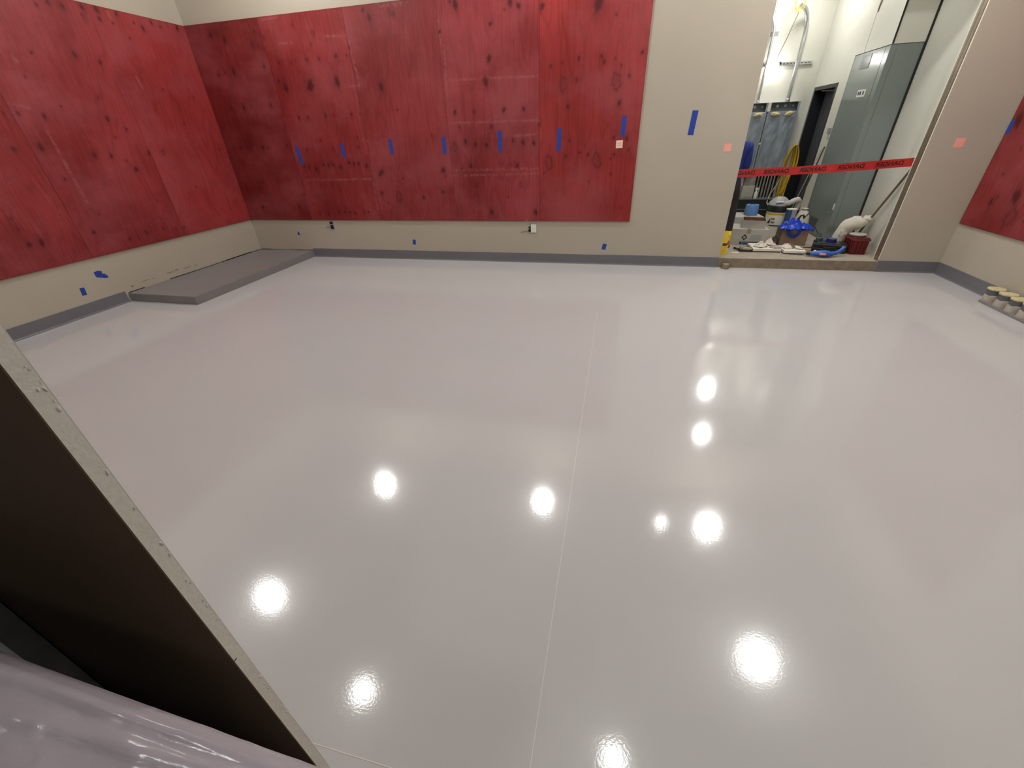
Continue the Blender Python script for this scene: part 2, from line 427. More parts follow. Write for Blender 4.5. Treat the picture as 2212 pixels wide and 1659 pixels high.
struct('trim_1', MB().box(EX+0.001, EX+0.020, EJ-0.004, EJ+0.001, 2.382, EH), M_black)
struct('trim_2', MB().box(EN-0.024, EN-0.002, EJ-0.006, EJ+0.001, ZS, EH), M_black)
struct('trim_3', MB().tube([(EX-0.004, EB-0.006, 2.30), (EX-0.004, EB-0.006, EH)], 0.006, 6), M_ewall)
# dark hair crack in the paint above the cabinet
MB().box(EX-0.0012, EX, 7.742, 7.747, 2.382, EH).build('paint_crack', M_wood, bpy.data.objects['wall_electrical_chase'])

dr = bpy.data.objects.new('door_1', None); COL.objects.link(dr); dr.location = (EX+0.17, (DY0+DY1)/2, ZS); tag(dr, kind='structure')
df = MB().box(EX-0.004, EX+0.20, DY1-0.05, DY1-0.001, ZS, DZ).box(EX-0.004, EX+0.20, DY0+0.001, DY0+0.05, ZS, DZ).box(EX-0.004, EX+0.20, DY0+0.05, DY1-0.05, DZ-0.05, DZ-0.001)
df.build('door_frame', M_doorf, dr)
dl = MB().box(EX+0.165, EX+0.20, DY0+0.05, DY1-0.05, ZS+0.006, DZ-0.05).build('door_leaf', M_doorl, dr)
MB().box(EX+0.13, EX+0.165, DY0+0.10, DY0+0.36, DZ-0.16, DZ-0.09).build('door_closer', M_grey, dr)
MB().tube([(EX+0.15, DY0+0.30, DZ-0.08), (EX+0.08, DY0+0.50, DZ-0.07), (EX+0.02, DY0+0.62, DZ-0.065)], 0.008, 6).build('closer_arm', M_grey, dr)

# ------------------------------------------------------------------ lamps
def downlight(name, x, y, z, r, s, label, group):
    t = thing(name, (x, y, z), label, 'lamp', group)
    MB().lathe([(r*0.85, 0.05), (r*1.12, 0.05), (r*1.18, 0.0), (r*1.16, -0.012), (r*1.0, -0.012), (r*0.98, 0.004)], (x, y, z), 32).build('housing', M_white, t, smooth='angle')
    MB().lathe([(0.001, 0.003), (r*0.975, 0.003), (r*0.975, -0.012), (r*0.93, -0.35*r), (r*0.75, -0.68*r), (r*0.42, -0.90*r), (0.001, -0.97*r)], (x, y, z), 32).build('lens', lamp_mat(s), t, smooth=True)
    return t
HL = HC-0.055
def refl(x, y, h=4.2): k = (CAMH+HL)/(CAMH+4.2); return x*k, y*k
room_spots = [((-3.964, 5.068), 'round ceiling lamp above the red plywood near the left corner', 0.125),
              ((-0.854, 5.241), 'round ceiling lamp above the middle of the red plywood', 0.125),
              ((1.978, 5.232), 'round ceiling lamp in front of the doorway', 0.135),
              ((-4.564, 2.602), 'round ceiling lamp nearest the left wall', 0.125),
              ((-2.524, 1.79), 'round ceiling lamp left of the opening', 0.135),
              ((2.256, 3.20), 'round ceiling lamp nearest the right wall', 0.135),
              ((0.498, 1.811), 'round ceiling lamp just inside the opening', 0.125)]
for (x, y), lb, r in room_spots:
    k_ = 1.62 if y > 4.5 else (2.3 if x > 2 else 1.8 if y > 2.2 else 0.34)
    x, y = refl(x, y); downlight('ceiling_lamp', x, y, HL, r*(0.83 if k_ > 1 else 0.66), ROOM_LAMP*k_*(1 if k_ > 1 else 1.5), lb, 'round ceiling lamps')
x, y = refl(1.223, 5.178); downlight('ceiling_lamp', x, y, HL, 0.055, ROOM_LAMP*0.6, 'small ceiling lamp beside the one before the doorway', 'round ceiling lamps')
downlight('ceiling_lamp', 1.957, 6.758, EH-0.055, 0.10, ELEC_LAMP*1.15, 'round ceiling lamp just behind the doorway', 'lamps of the electrical room')
downlight('ceiling_lamp', 2.30, 8.45, EH-0.055, 0.12, ELEC_LAMP, 'round ceiling lamp near the grey panels', 'lamps of the electrical room')
downlight('ceiling_lamp', -0.95, -0.30, 3.245, 0.125, HALL_ADDED_LAMP, 'added round lamp on the passage ceiling, lighting the plastic sheeting', 'added lamps of the passage')  # added out of view so the plastic sheeting gets light
downlight('ceiling_lamp', -0.05, -0.95, 3.245, 0.125, HALL_ADDED_LAMP, 'added round lamp on the passage ceiling behind the camera', 'added lamps of the passage')  # second added lamp, also unseen, for the sheeting

# ------------------------------------------------------------------ plywood backboards
PX, PY = 1106.0, 829.5
def ray(u, v):
    return r2*((u-PX)/FPX)+d2*((v-PY)/FPX)+fwd
def to_back(u, v):      # point of the back wall seen there
    d = ray(u, v); t = YB/d.y; return d.x*t, CAMH+d.z*t
def to_left(u, v):
    d = ray(u, v); t = XL/d.x; return d.y*t, CAMH+d.z*t
def to_right(u, v):
    d = ray(u, v); t = XR/d.x; return d.y*t, CAMH+d.z*t
K6 = [(625,35,20),(1030,10,20),(1680,30,32),(885,178,10),(875,432,18),(1265,50,16),(1328,490,8),(1412,463,6),(1533,430,9),(1700,415,10),(1718,457,10),(1800,430,5),(1845,480,6),(1903,557,8),(2000,385,9),(1420,620,-22),(1515,587,8),(1810,600,-25),(1453,785,11),(1830,757,13),(625,827,12),(767,823,9),(985,808,13),(1128,802,12),(890,932,11),(658,937,4),(1243,915,8),(625,1082,-14),(703,1042,13),(777,1060,13),(857,1065,14),(1050,1030,10),(1125,1048,14),(1203,1052,13),(743,1223,12),(1082,1217,13),(675,1240,7),(783,1360,-11),(1112,1358,-11),(895,1557,17),(1217,1560,17),(1315,1195,-24),(1665,1180,-26),(1437,1150,9),(1465,1035,7),(1540,1120,7),(1600,1137,8),(1792,1135,9),(1765,1168,6),(1790,1010,9),(1885,1018,10),(1900,1100,8),(85,640,22),(850,600,22),(90,1260,14),(540,1250,16),(90,1420,12),(215,1440,-20),(395,1450,10),(540,1410,10),(1845,1530,6),(245,1310,7),(515,235,8)]
K7 = [(270,265,13),(440,540,16),(330,560,7),(590,238,8),(515,805,14),(420,805,9),(718,790,10),(665,500,9),(775,470,9),(868,465,8),(985,445,10),(1075,440,8),(1200,420,12),(1280,418,7),(1010,640,30),(1210,610,24),(830,660,20),(775,605,10),(925,880,10),(990,880,8),(1125,868,10),(1185,862,6),(1317,852,8),(1382,850,6),(550,1080,-22),(835,1085,9),(490,1105,10),(655,1100,12),(985,1120,8),(1178,1110,7),(1368,1100,7),(965,1240,10),(1000,1245,10),(1055,1262,14),(1110,1230,11),(1145,1232,11),(1180,1228,11),(1240,1248,12),(1300,1215,11),(1335,1222,10),(1370,1220,10),(1428,1235,12),(655,1545,12),(925,1540,11),(1080,1590,9),(1145,1595,12),(1225,1580,9),(1265,1582,9),(1305,1585,8),(1345,1590,9),(1410,1580,8),(1443,1582,8),(1530,1300,14),(1545,1440,10),(1670,1470,-18),(1855,1475,10)]
K5 = [(375,20,14),(495,50,14),(655,60,16),(910,190,8),(245,430,10),(595,445,16),(805,510,14),(865,970,16),(1020,1055,10),(760,1265,14),(895,1270,15),(1020,1310,7),(1205,1245,13),(1320,1245,-16),(1490,1005,8),(135,925,12),(350,950,16),(105,1215,12),(320,1200,20),(1100,1380,20),(1295,220,8),(1775,1218,5)]
K5b = [(185,455,14),(270,445,18),(615,375,12),(965,375,11),(910,405,8),(855,418,8),(1075,350,7),(1160,352,7),(1215,340,6),(420,20,9)]
knots_back = []
for (a, b, r) in K6:
    x, z = to_back(800+a/3.403, b/3.403); knots_back.append((x, z, abs(r)/3.403/148, r < 0))
for (a, b, r) in K7:
    if a/3.456+380 > 800+60 and False: continue
    x, z = to_back(380+a/3.456, b/3.456); knots_back.append((x, z, abs(r)/3.456/140, r < 0))
knots_left = []
for (a, b, r) in K5:
    y, z = to_left(a/3.77, b/3.77); knots_left.append((y, z, abs(r)/3.77/170, r < 0))
for (a, b, r) in K5b:
    y, z = to_left(a/3.072, 380+b/3.072); knots_left.append((y, z, abs(r)/3.072/190, r < 0))
knots_right = []
for (u, v, r) in ((2200, 425, 9), (2186, 470, -8), (2150, 330, 7), (2205, 260, 9)):
    y, z = to_right(u, v); knots_right.append((y, z, r and abs(r)/150, r < 0))
rk = random.Random(11)
for (lo, hi, lst) in ((-5.8, 0.1, knots_back), (2.0, 5.9, knots_left), (3.6, 5.9, knots_right)):
    for i in range(16): lst.append((lo+(hi-lo)*rk.random(), 2.75+0.26*rk.random(), 0.012+0.02*rk.random(), rk.random() < 0.3))
    for i in range(26): lst.append((lo+(hi-lo)*rk.random(), ZB+2.4*rk.random(), 0.006+0.008*rk.random(), False))
for i in range(10): knots_right.append((2.5+3.3*rk.random(), ZB+2.3*rk.random(), 0.02+0.02*rk.random(), rk.random() < 0.3))
def hline(u0, v0, u1, v1, f): a = f(u0, v0); b = f(u1, v1); return (a, b)
sc6 = [(600,905,1245,885),(1060,1000,1245,985),(610,1290,1240,1275),(610,1250,1230,1240),(590,590,1230,560),(500,150,520,330),(545,330,570,700),(40,40,280,20),(820,575,1080,560)]
scuff_back = [hline(800+a/3.403, b/3.403, 800+c/3.403, d/3.403, to_back) for a, b, c, d in sc6]
sc7 = [(1110,275,1275,265),(1280,650,1370,640),(950,1345,1480,1335),(640,150,760,130),(1300,310,1345,520),(1350,500,1380,650),(1460,1230,1510,1560),(1400,1040,1440,1060),(1480,50,1720,30),(780,330,870,318)]
scuff_back += [hline(380+a/3.456, b/3.456, 380+c/3.456, d/3.456, to_back) for a, b, c, d in sc7]
sc5 = [(860,90,925,215),(1100,630,1150,710),(80,460,130,500),(100,850,260,890),(380,1080,700,1650)]
scuff_left = [hline(a/3.77, b/3.77, c/3.77, d/3.77, to_left) for a, b, c, d in sc5]

def ply_sheet(a0, a1, z0, z1, frame, m, label, knots, scuffs, t=0.018, res=0.0125):
    """one plywood sheet; frame(a, z, d) gives the point at a along the wall, z up, d off the wall"""
    na, nz = max(2, int((a1-a0)/res)+1), max(2, int((z1-z0)/res)+1)
    A, Z = np.meshgrid(np.linspace(a0, a1, na), np.linspace(z0, z1, nz))
    kn = np.zeros_like(A); rg = np.random.default_rng(int(abs(a0*100))+5)
    ph = rg.random(4)*6
    for (ka, kz, kr, ring) in knots:
        if ka < a0-0.1 or ka > a1+0.1 or kz < z0-0.1 or kz > z1+0.1: continue
        kr = max(kr, 0.011)
        da = (A-ka); dz = (Z-kz)*0.72
        d = np.sqrt(da**2+dz**2)*(1+0.14*np.sin(2*np.arctan2(dz, da)+ka*40)+0.12*np.sin(5*np.arctan2(dz, da)+kz*30)+0.08*np.sin(9*np.arctan2(dz, da)+ka*17))/kr
        core = np.clip(1.7-1.5*d, 0, 1) if not ring else np.clip(1-abs(d-0.95)*2.6, 0, 1)*0.75
        halo = np.exp(-(da/(kr*1.7))**2-((Z-kz)/(kr*2.4))**2)*0.30
        kn = np.maximum(kn, np.maximum(core*0.88, halo))
    # worn dark edge of the sheet
    e = np.minimum(np.minimum(A-a0, a1-A), np.minimum(Z-z0, z1-Z))
    kn = np.maximum(kn, np.clip(1-e/0.007, 0, 1)*0.22)
    sc = np.clip(1-(a1-A)/0.02, 0, 1)*0.5*(np.sin(Z*9+ph[0])*np.sin(Z*23+ph[1]) > 0.1)
    for (p, q) in scuffs:
        p0, q0 = np.array(p), np.array(q); dv = q0-p0; ll = max(dv@dv, 1e-6)
        tt = np.clip(((A-p0[0])*dv[0]+(Z-p0[1])*dv[1])/ll, 0, 1)
        d = np.hypot(A-p0[0]-tt*dv[0], Z-p0[1]-tt*dv[1]); sc = np.maximum(sc, np.clip(1.25-d/0.016, 0, 1))
    n = na*nz; vs = [frame(a, z, t) for a, z in zip(A.ravel(), Z.ravel())]
    idx = np.arange(n).reshape(nz, na)
    fs = np.stack([idx[:-1, :-1], idx[:-1, 1:], idx[1:, 1:], idx[1:, :-1]], -1).reshape(-1, 4).tolist()
    loop = list(idx[0])+list(idx[1:, -1])+list(idx[-1, -2::-1])+list(idx[-2:0:-1, 0])
    fl_ = [(A.ravel()[i], Z.ravel()[i]) for i in loop]; k = len(loop)
    vs += [frame(a, z, 0.0016) for a, z in fl_]
    fs += [[int(loop[i]), n+i, n+(i+1) % k, int(loop[(i+1) % k])] for i in range(k)]
    me = bpy.data.meshes.new('plywood_sheet'); me.from_pydata(vs, [], fs)
    for nm, arr in (('knot', kn), ('scuff', sc)):
        at = me.attributes.new(nm, 'FLOAT', 'POINT'); full = np.zeros(len(vs)); full[:n] = arr.ravel(); at.data.foreach_set('value', full)
    bm = bmesh.new(); bm.from_mesh(me); bmesh.ops.recalc_face_normals(bm, faces=bm.faces); bm.to_mesh(me); bm.free()
    me.materials.append(m)
    o = bpy.data.objects.new('plywood_sheet', me); COL.objects.link(o)
    return tag(o, label, 'plywood sheet', 'red plywood sheets on the walls')
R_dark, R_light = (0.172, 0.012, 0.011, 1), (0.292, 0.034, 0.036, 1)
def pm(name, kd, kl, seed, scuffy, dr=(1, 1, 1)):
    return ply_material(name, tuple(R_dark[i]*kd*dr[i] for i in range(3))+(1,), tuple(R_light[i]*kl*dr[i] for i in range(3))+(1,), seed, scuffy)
W = 1.22
xs = [XP-W*5, XP-W*4, XP-W*3, XP-W*2, XP-W, XP]
xs[0] = XL+0.019
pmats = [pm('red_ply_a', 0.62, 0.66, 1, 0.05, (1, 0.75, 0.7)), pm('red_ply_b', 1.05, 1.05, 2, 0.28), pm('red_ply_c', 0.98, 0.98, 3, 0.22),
         pm('red_ply_d', 1.02, 1.08, 4, 0.30, (1, 1.05, 1.12)), pm('red_ply_e', 1.05, 1.05, 5, 0.10, (1.06, 0.85, 0.75))]
lab = ['darkest red plywood sheet on the back wall, in the corner', 'red plywood sheet on the back wall, second from the corner',
       'red plywood sheet in the middle of the back wall', 'pinkish red plywood sheet with a row of dark knots, second from the doorway',
       'bright red plywood sheet on the back wall, nearest the doorway']
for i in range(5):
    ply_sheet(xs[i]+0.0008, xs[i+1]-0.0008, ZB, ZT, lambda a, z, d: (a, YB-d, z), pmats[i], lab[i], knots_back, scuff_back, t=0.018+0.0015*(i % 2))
ys = [YB-0.001, YB-W, YB-2*W, YB-3*W, YB-4*W]
lmat = [pm('red_ply_f', 1.08, 1.12, 6, 0.12, (1.02, 0.95, 0.9)), pm('red_ply_g', 0.98, 1.02, 7, 0.26), pm('red_ply_h', 1.0, 1.05, 8, 0.28), pm('red_ply_i', 1.0, 1.0, 9, 0.2)]
lab = ['red plywood sheet on the left wall, in the corner', 'red plywood sheet on the left wall, second from the corner',
       'red plywood sheet on the left wall, nearest the camera', 'red plywood sheet at the near end of the left wall']
for i in range(4):
    ply_sheet(ys[i+1]+0.0008, ys[i]-0.0008, ZB, ZT, lambda a, z, d: (XL+d, a, z), lmat[i], lab[i], knots_left, scuff_left, t=0.018+0.0012*(i % 2))
lab = ['red plywood sheet on the right wall, in the corner', 'red plywood sheet on the right wall, second from the corner']
for i in range(2):
    ply_sheet(ys[i+1]+0.0008, ys[i]-0.022, ZB, ZT, lambda a, z, d: (XR-d, a, z), [pm('red_ply_j', 1.0, 1.0, 12, 0.30), pm('red_ply_k', 1.0, 1.0, 13, 0.2)][i], lab[i], knots_right, [], t=0.018)

# ------------------------------------------------------------------ marks on the walls
def sticker(name, m, pts, frame, d0, t, label, cat, group):
    """thin strip: outline in wall coordinates, d0 off the wall"""
    n = len(pts)
    vs = [frame(a, z, d0) for a, z in pts]+[frame(a, z, d0+t) for a, z in pts]
    o = MB().add(vs, [tuple(range(n)), tuple(range(2*n-1, n-1, -1))]+[(i, (i+1) % n, n+(i+1) % n, n+i) for i in range(n)]).build(name, m)
    return tag(o, label, cat, group)
fb = lambda a, z, d: (a, YB-d, z)
fL = lambda a, z, d: (XL+d, a, z)
fR = lambda a, z, d: (XR-d, a, z)
def quad(c, w_, h_, tilt=0.0, fray=0.0):
    a, z = c; co, si = math.cos(tilt), math.sin(tilt)
    P = [(-w_/2, -h_/2+fray), (w_/2, -h_/2-fray), (w_/2, h_/2), (-w_/2, h_/2-fray)]
    return [(a+x*co-y*si, z+x*si+y*co) for x, y in P]
tapes = [((-4.618, 1.483), 0.055, 0.245, 0.09, 'long tilted blue tape strip on the darkest plywood edge, nearest the corner', 0.030),
         ((-3.884, 1.516), 0.050, 0.180, 0.02, 'short blue tape strip on red plywood, second from the corner', 0.012),
         ((-3.123, 1.540), 0.050, 0.180, 0.01, 'short blue tape strip on red plywood, third from the corner', 0.0),
         ((-2.336, 1.528), 0.050, 0.200, -0.02, 'short blue tape strip on red plywood, fourth from the corner', 0.0),
         ((-1.560, 1.557), 0.052, 0.240, 0.01, 'long blue tape strip beside the row of dark knots', 0.0),
         ((-0.790, 1.548), 0.052, 0.245, -0.03, 'long blue tape strip left on the bright red plywood sheet', 0.0),
         ((-0.011, 1.663), 0.052, 0.210, -0.01, 'blue tape strip above the pink note on red plywood', 0.0)]
for c, w_, h_, tl, lb, fr in tapes:
    sticker('tape_strip', M_blue, quad(c, w_, h_, tl, fr), fb, 0.0200, 0.0008, lb, 'tape', 'blue tape strips on the plywood')
sticker('tape_strip', M_blue, quad((0.776, 1.668), 0.065, 0.245, -0.06), fb, 0.0003, 0.0008, 'blue tape strip on the beige wall between plywood and doorway', 'tape', 'blue tape on the beige wall')
sticker('tape_strip', M_blue, [(-5.068, 0.345), (-5.008, 0.345), (-5.040, 0.405)], fb, 0.0003, 0.0008, 'tiny blue tape triangle low on the wall by the corner', 'tape', 'blue tape on the beige wall')
sticker('tape_strip', M_blue, quad((-3.004, 0.260), 0.050, 0.075, -0.15), fb, 0.0003, 0.0008, 'small blue tape piece low on the back wall between the outlets', 'tape', 'blue tape on the beige wall')
sticker('tape_strip', M_blue, quad((-0.127, 0.242), 0.055, 0.078, -0.18), fb, 0.0003, 0.0008, 'small blue tape piece low on the wall under the bright plywood sheet', 'tape', 'blue tape on the beige wall')
sticker('tape_strip', M_blue, quad((3.303, 0.264), 0.048, 0.085, -0.12), fL, 0.0003, 0.0008, 'small blue tape piece low on the left wall above the grey base', 'tape', 'blue tape on the beige wall')
sticker('tape_strip', M_blue, [(3.50, 0.372), (3.545, 0.352), (3.60, 0.330), (3.625, 0.345), (3.60, 0.385), (3.575, 0.395), (3.585, 0.42), (3.545, 0.435), (3.50, 0.428)], fL, 0.0003, 0.001, 'crumpled double piece of blue tape on the left wall', 'tape', 'blue tape on the beige wall')
sticker('tape_strip', M_blue, quad((5.952, 1.515), 0.050, 0.12, 0.0), fR, 0.0185, 0.0008, 'blue tape strip on the edge of the right wall plywood', 'tape', 'blue tape strips on the plywood')
def note(m, c, s, frame, d0, label):
    o = sticker('sticky_note', m, quad(c, s, s*1.05, 0.02), frame, d0, 0.0015, label, 'note', 'sticky notes')
    a, z = c
    for k in range(2 if m is M_notew else 0):
        q = sticker('writing_line', M_crate, quad((a, z+0.012-0.022*k), s*0.55, 0.003, 0.05), frame, d0+0.0016, 0.0003, None, None, None); q.parent = o
note(M_notew, (-0.042, 1.478), 0.080, fb, 0.0203, 'pale pink sticky note on the bright red plywood sheet')
note(M_note, (1.208, 1.405), 0.078, fb, 0.0004, 'salmon sticky note on the beige wall left of the doorway')
note(M_note, (3.490, 1.385), 0.085, fb, 0.0004, 'salmon sticky note on the beige wall right of the doorway')

# unfinished outlet boxes under the plywood
def outlet_open(x, z, label):
    t = thing('outlet_box', (x, YB, z), label, 'outlet box', 'open outlet boxes under the plywood')
    fr = MB()
    fr.box(x-0.036, x-0.028, YB-0.006, YB, z-0.062, z+0.062).box(x+0.028, x+0.038, YB-0.006, YB, z-0.062, z+0.062)
    fr.box(x-0.028, x+0.028, YB-0.006, YB, z+0.054, z+0.062).box(x-0.028, x+0.028, YB-0.006, YB, z-0.062, z-0.056).box(x-0.028, x+0.028, YB-0.006, YB, z+0.004, z+0.016)
    fr.build('ring', M_grey, t)
    MB().box(x-0.028, x+0.028, YB-0.003, YB-0.0005, z-0.056, z+0.054).build('opening', M_black, t)
    MB().tube([(x-0.035, YB-0.006, z-0.02), (x-0.07, YB-0.012, z-0.028), (x-0.11, YB-0.006, z-0.024)], 0.003, 5).build('wire', M_wood, t)
outlet_open(-4.380, 0.497, 'open outlet box with a dark hole under the plywood near the corner')
xo, zo = -1.150, 0.478
t = thing('outlet_box', (xo, YB, zo), 'white outlet cover hanging beside its dark hole under the plywood', 'outlet box', 'open outlet boxes under the plywood')
MB().box(xo-0.015, xo+0.060, YB-0.014, YB-0.002, zo-0.055, zo+0.055).build('cover', M_white, t, bevel=0.003)
MB().lathe([(0.020, 0), (0.022, 0.004)], (xo-0.033, YB-0.001, zo-0.030), 14, (0, -1, 0)).build('hole', M_black, t)
MB().extrude([(xo-0.055, YB-0.001, zo+0.018), (xo-0.022, YB-0.001, zo+0.028), (xo-0.022, YB-0.001, zo-0.01), (xo-0.04, YB-0.001, zo-0.005)], (0, -0.004, 0)).build('hole', M_black, t)
MB().tube([(xo-0.022, YB-0.004, zo+0.03), (xo-0.022, YB-0.015, zo+0.075), (xo-0.05, YB-0.035, zo+0.105), (xo-0.085, YB-0.03, zo+0.115)], 0.003, 5).build('wire', M_kr, t)
MB().tube([(xo-0.05, YB-0.003, zo-0.035), (xo-0.12, YB-0.012, zo-0.045), (xo-0.16, YB-0.004, zo-0.055)], 0.003, 5).build('wire', M_wood, t)

# ------------------------------------------------------------------ equipment pads
pad = thing('equipment_pad', (-5.36, 4.87, 0), 'low grey coated equipment pad in the left corner', 'pad')
MB().box(XL+0.001, -4.845, 3.725, YB-0.001, 0.0, 0.100).build('plinth', M_pad, pad, bevel=0.006)
sl = MB(); rnd = random.Random(5); y = 3.74
while y < YB-0.02:
    h = 0.001+0.007*rnd.random()**2; l_ = 0.06+0.2*rnd.random()
    if rnd.random() < 0.92: sl.box(XL+0.0005, XL+0.003, y, min(y+l_, YB-0.002), 0.100, 0.104+h)
    y += l_
x = XL+0.02
while x < -4.86:
    l_ = 0.05+0.15*rnd.random(); sl.box(x, min(x+l_, -4.85), YB-0.003, YB-0.0005, 0.100, 0.102+0.008*rnd.random()); x += l_
sl.build('sealant_line', M_doorf, pad)
sm = MB()
for (yy, zz, ww, hh) in ((4.30, 0.175, 0.10, 0.010), (4.42, 0.178, 0.06, 0.012), (4.55, 0.172, 0.12, 0.008), (4.72, 0.165, 0.05, 0.006), (3.80, 0.150, 0.03, 0.02), (3.95, 0.175, 0.10, 0.006), (4.08, 0.17, 0.05, 0.005)):
    sm.box(XL+0.0004, XL+0.0010, yy, yy+ww, zz, zz+hh)
sm.build('scuff_mark', mat('scuff_paint', srgb(140, 122, 100), 0.9), bpy.data.objects['wall_left'])

pad2 = thing('conduit_pad', (3.77, 4.2, 0), 'thin grey curb along the right wall under the conduit stubs', 'pad')
MB().prism([(3.690, 3.2), (3.848, 3.2), (3.848, 5.06), (3.690, 4.985)], 0.0, 0.022).build('curb', M_pad, pad2, bevel=0.003)
stub = None
for i, (yy, lb) in enumerate(((4.955, 'foam topped conduit stub at the far end of the row by the right wall'), (4.80, 'second foam topped conduit stub from the corner by the right wall'), (4.655, 'third foam topped conduit stub by the right wall at the picture edge'), (4.51, 'fourth foam topped conduit stub along the right wall'))):
    if stub is None:
        stub = thing('conduit_stub', (3.765, yy, 0.022), lb, 'conduit', 'conduit stubs on the right curb')
        MB().lathe([(0.058, 0.0), (0.060, 0.05), (0.062, 0.06), (0.064, 0.115)], (3.765, yy, 0.022), 24).build('pipe', mat('dark_grey_conduit', srgb(92, 94, 100), 0.55, var=0.15, vscale=20), stub, smooth='angle')
        sg = MB().lathe([(0.066, 0.0), (0.067, 0.02), (0.065, 0.045), (0.0645, 0.062), (0.060, 0.066)], (3.765, yy, 0.022), 24)
        sg.v = [(p[0], p[1], p[2]+(0.022*noise.noise(Vector((p[0]*22, p[1]*22, 1.5))) if p[2] > 0.06 else 0)) for p in sg.v]
        sg.build('grout_collar', mat('pale_grout', srgb(176, 166, 152), 0.85, var=0.1, vscale=30), stub, smooth='angle')
        fo = MB().lathe([(0.066, 0.112), (0.069, 0.118), (0.067, 0.127), (0.050, 0.130), (0.001, 0.128)], (3.765, yy, 0.022), 24)
        fo.build('foam_cap', M_foam, stub, smooth='angle')
    else: copy_thing(stub, (3.765, yy, 0.022), lb)
t = thing('pipe_stub', (1.475, 5.955, 0.0), 'short sawn steel pipe stub standing before the concrete step', 'pipe')
MB().lathe([(0.047, 0), (0.050, 0.004), (0.050, 0.066), (0.047, 0.068), (0.042, 0.068), (0.042, 0.055), (0.001, 0.055)], (1.475, 5.955, 0.0), 24).build('pipe', M_studbrown, t, smooth='angle')
MB().lathe([(0.041, 0.054), (0.041, 0.062), (0.02, 0.066), (0.001, 0.064)], (1.475, 5.955, 0.0), 20).build('fill', M_concd, t, smooth='angle')

# ------------------------------------------------------------------ barrier tape
dt = thing('barrier_tape', ((DL+DR)/2, YBK+0.02, 1.17), 'red barrier tape with reversed DANGER lettering across the doorway', 'barrier tape')
TX0, TX1, TZ0, TZ1, TH = DL-0.08, DR+0.10, 1.112, 1.205, 0.088
def tape_pt(s, h):   # s along 0..1, h -0.5..0.5
    x = TX0+(TX1-TX0)*s; z = TZ0+(TZ1-TZ0)*s-0.012*math.sin(math.pi*s)+h*TH
    y = YBK+0.02+0.006*math.sin(s*9)+0.003*math.sin(s*31)+0.004*h*math.sin(s*14)
    return x, y, z
vs = []; fs = []; ns = 80
for i in range(ns+1):
    for h in (-0.5, 0, 0.5): vs.append(tape_pt(i/ns, h))
for i in range(ns):
    for k in range(2): a = i*3+k; fs.append((a, a+3, a+4, a+1))
ob = MB().add(vs, fs).build('band', M_red, dt); so = ob.modifiers.new('thick', 'SOLIDIFY'); so.thickness = 0.0006; so.offset = 1
def text_mesh(body, size):
    cu = bpy.data.curves.new('lettering', 'FONT'); cu.body = body; cu.size = size; cu.extrude = 0; cu.align_x = 'CENTER'; cu.align_y = 'CENTER'; cu.offset = 0.0012*size/0.06
    o = bpy.data.objects.new('lettering', cu); COL.objects.link(o)
    dg = bpy.context.evaluated_depsgraph_get(); dg.update()
    me = bpy.data.meshes.new_from_object(o.evaluated_get(dg))
    v = [tuple(p.co) for p in me.vertices]; f = [tuple(p.vertices) for p in me.polygons]
    bpy.data.objects.remove(o); bpy.data.curves.remove(cu); bpy.data.meshes.remove(me)
    return v, f
tv, tf = text_mesh('DANGER', 0.062)
wid = max(p[0] for p in tv)-min(p[0] for p in tv)
for k in range(5):
    cx_ = [1.40, 1.865, 2.245, 2.625, 2.985][k]
    cx_ = [1.478, 1.845, 2.235, 2.625, 3.005][k]
    vs = []
    for p in tv:
        x = cx_-p[0]*(0.275/wid); s = (x-TX0)/(TX1-TX0); q = tape_pt(s, p[1]/TH); vs.append((q[0], q[1]-0.0015, q[2]))
    MB().add(vs, tf).build('lettering', M_redink, dt)

# ------------------------------------------------------------------ switchgear cabinet
cb = thing('switchgear_cabinet', ((EX+EN)/2, (EJ+EF)/2, ZS), 'tall grey steel switchgear cabinet in the electrical room', 'cabinet')
g = 0.004
MB().box(EX+0.012, EN-0.006, EJ+0.006, EF-0.002, ZS+0.002, 2.376).build('body', M_cab, cb)
f = MB()
f.box(EX, EX+0.012, EJ+0.112, EF-0.004, ZS+0.05, 2.372).build('front_door', M_cab, cb, bevel=0.003)
MB().box(EX+0.001, EX+0.012, EJ+0.002, EJ+0.108, ZS+0.05, 2.372).build('front_strip', M_cab, cb, bevel=0.003)
MB().box(EX+0.07, EN-0.03, EJ, EJ+0.006, ZS+0.01, 2.370).build('side_panel', M_cab, cb, bevel=0.002)
MB().box(EX+0.004, EX+0.066, EJ+0.001, EJ+0.006, ZS+0.01, 2.370).build('corner_post', M_cab, cb, bevel=0.002)
vt = MB().box(EX-0.002, EX+0.001, 7.475, 7.735, 2.195, 2.345).build('vent', M_cabvent, cb)
sl = MB()
for k in range(14): sl.box(EX-0.004, EX-0.0015, 7.485, 7.725, 2.203+k*0.010, 2.207+k*0.010)
sl.build('louvre', M_cab, vt)
lbp = MB().box(EX-0.002, EX+0.001, 7.325, 7.545, 1.885, 1.965).build('nameplate', M_white, cb)
for (a, b) in ((7.49, 7.52), (7.435, 7.475), (7.36, 7.395)):
    MB().box(EX-0.0026, EX-0.0019, a, b, 1.905, 1.945).build('marking', M_inkblue, lbp)
lv = MB().box(EX-0.002, EX+0.001, 7.47, 7.74, ZS+0.06, ZS+0.235).build('lower_vent', M_cabvent, cb)
MB().box(EX-0.003, EX-0.0018, 7.42, 7.78, ZS+0.245, ZS+0.252).build('seam', M_cabvent, lv)
MB().box(EX-0.002, EX+0.001, 7.062+0.02, 7.115, 0.555, 0.635).build('small_tag', M_white, cb)
sc_ = MB()
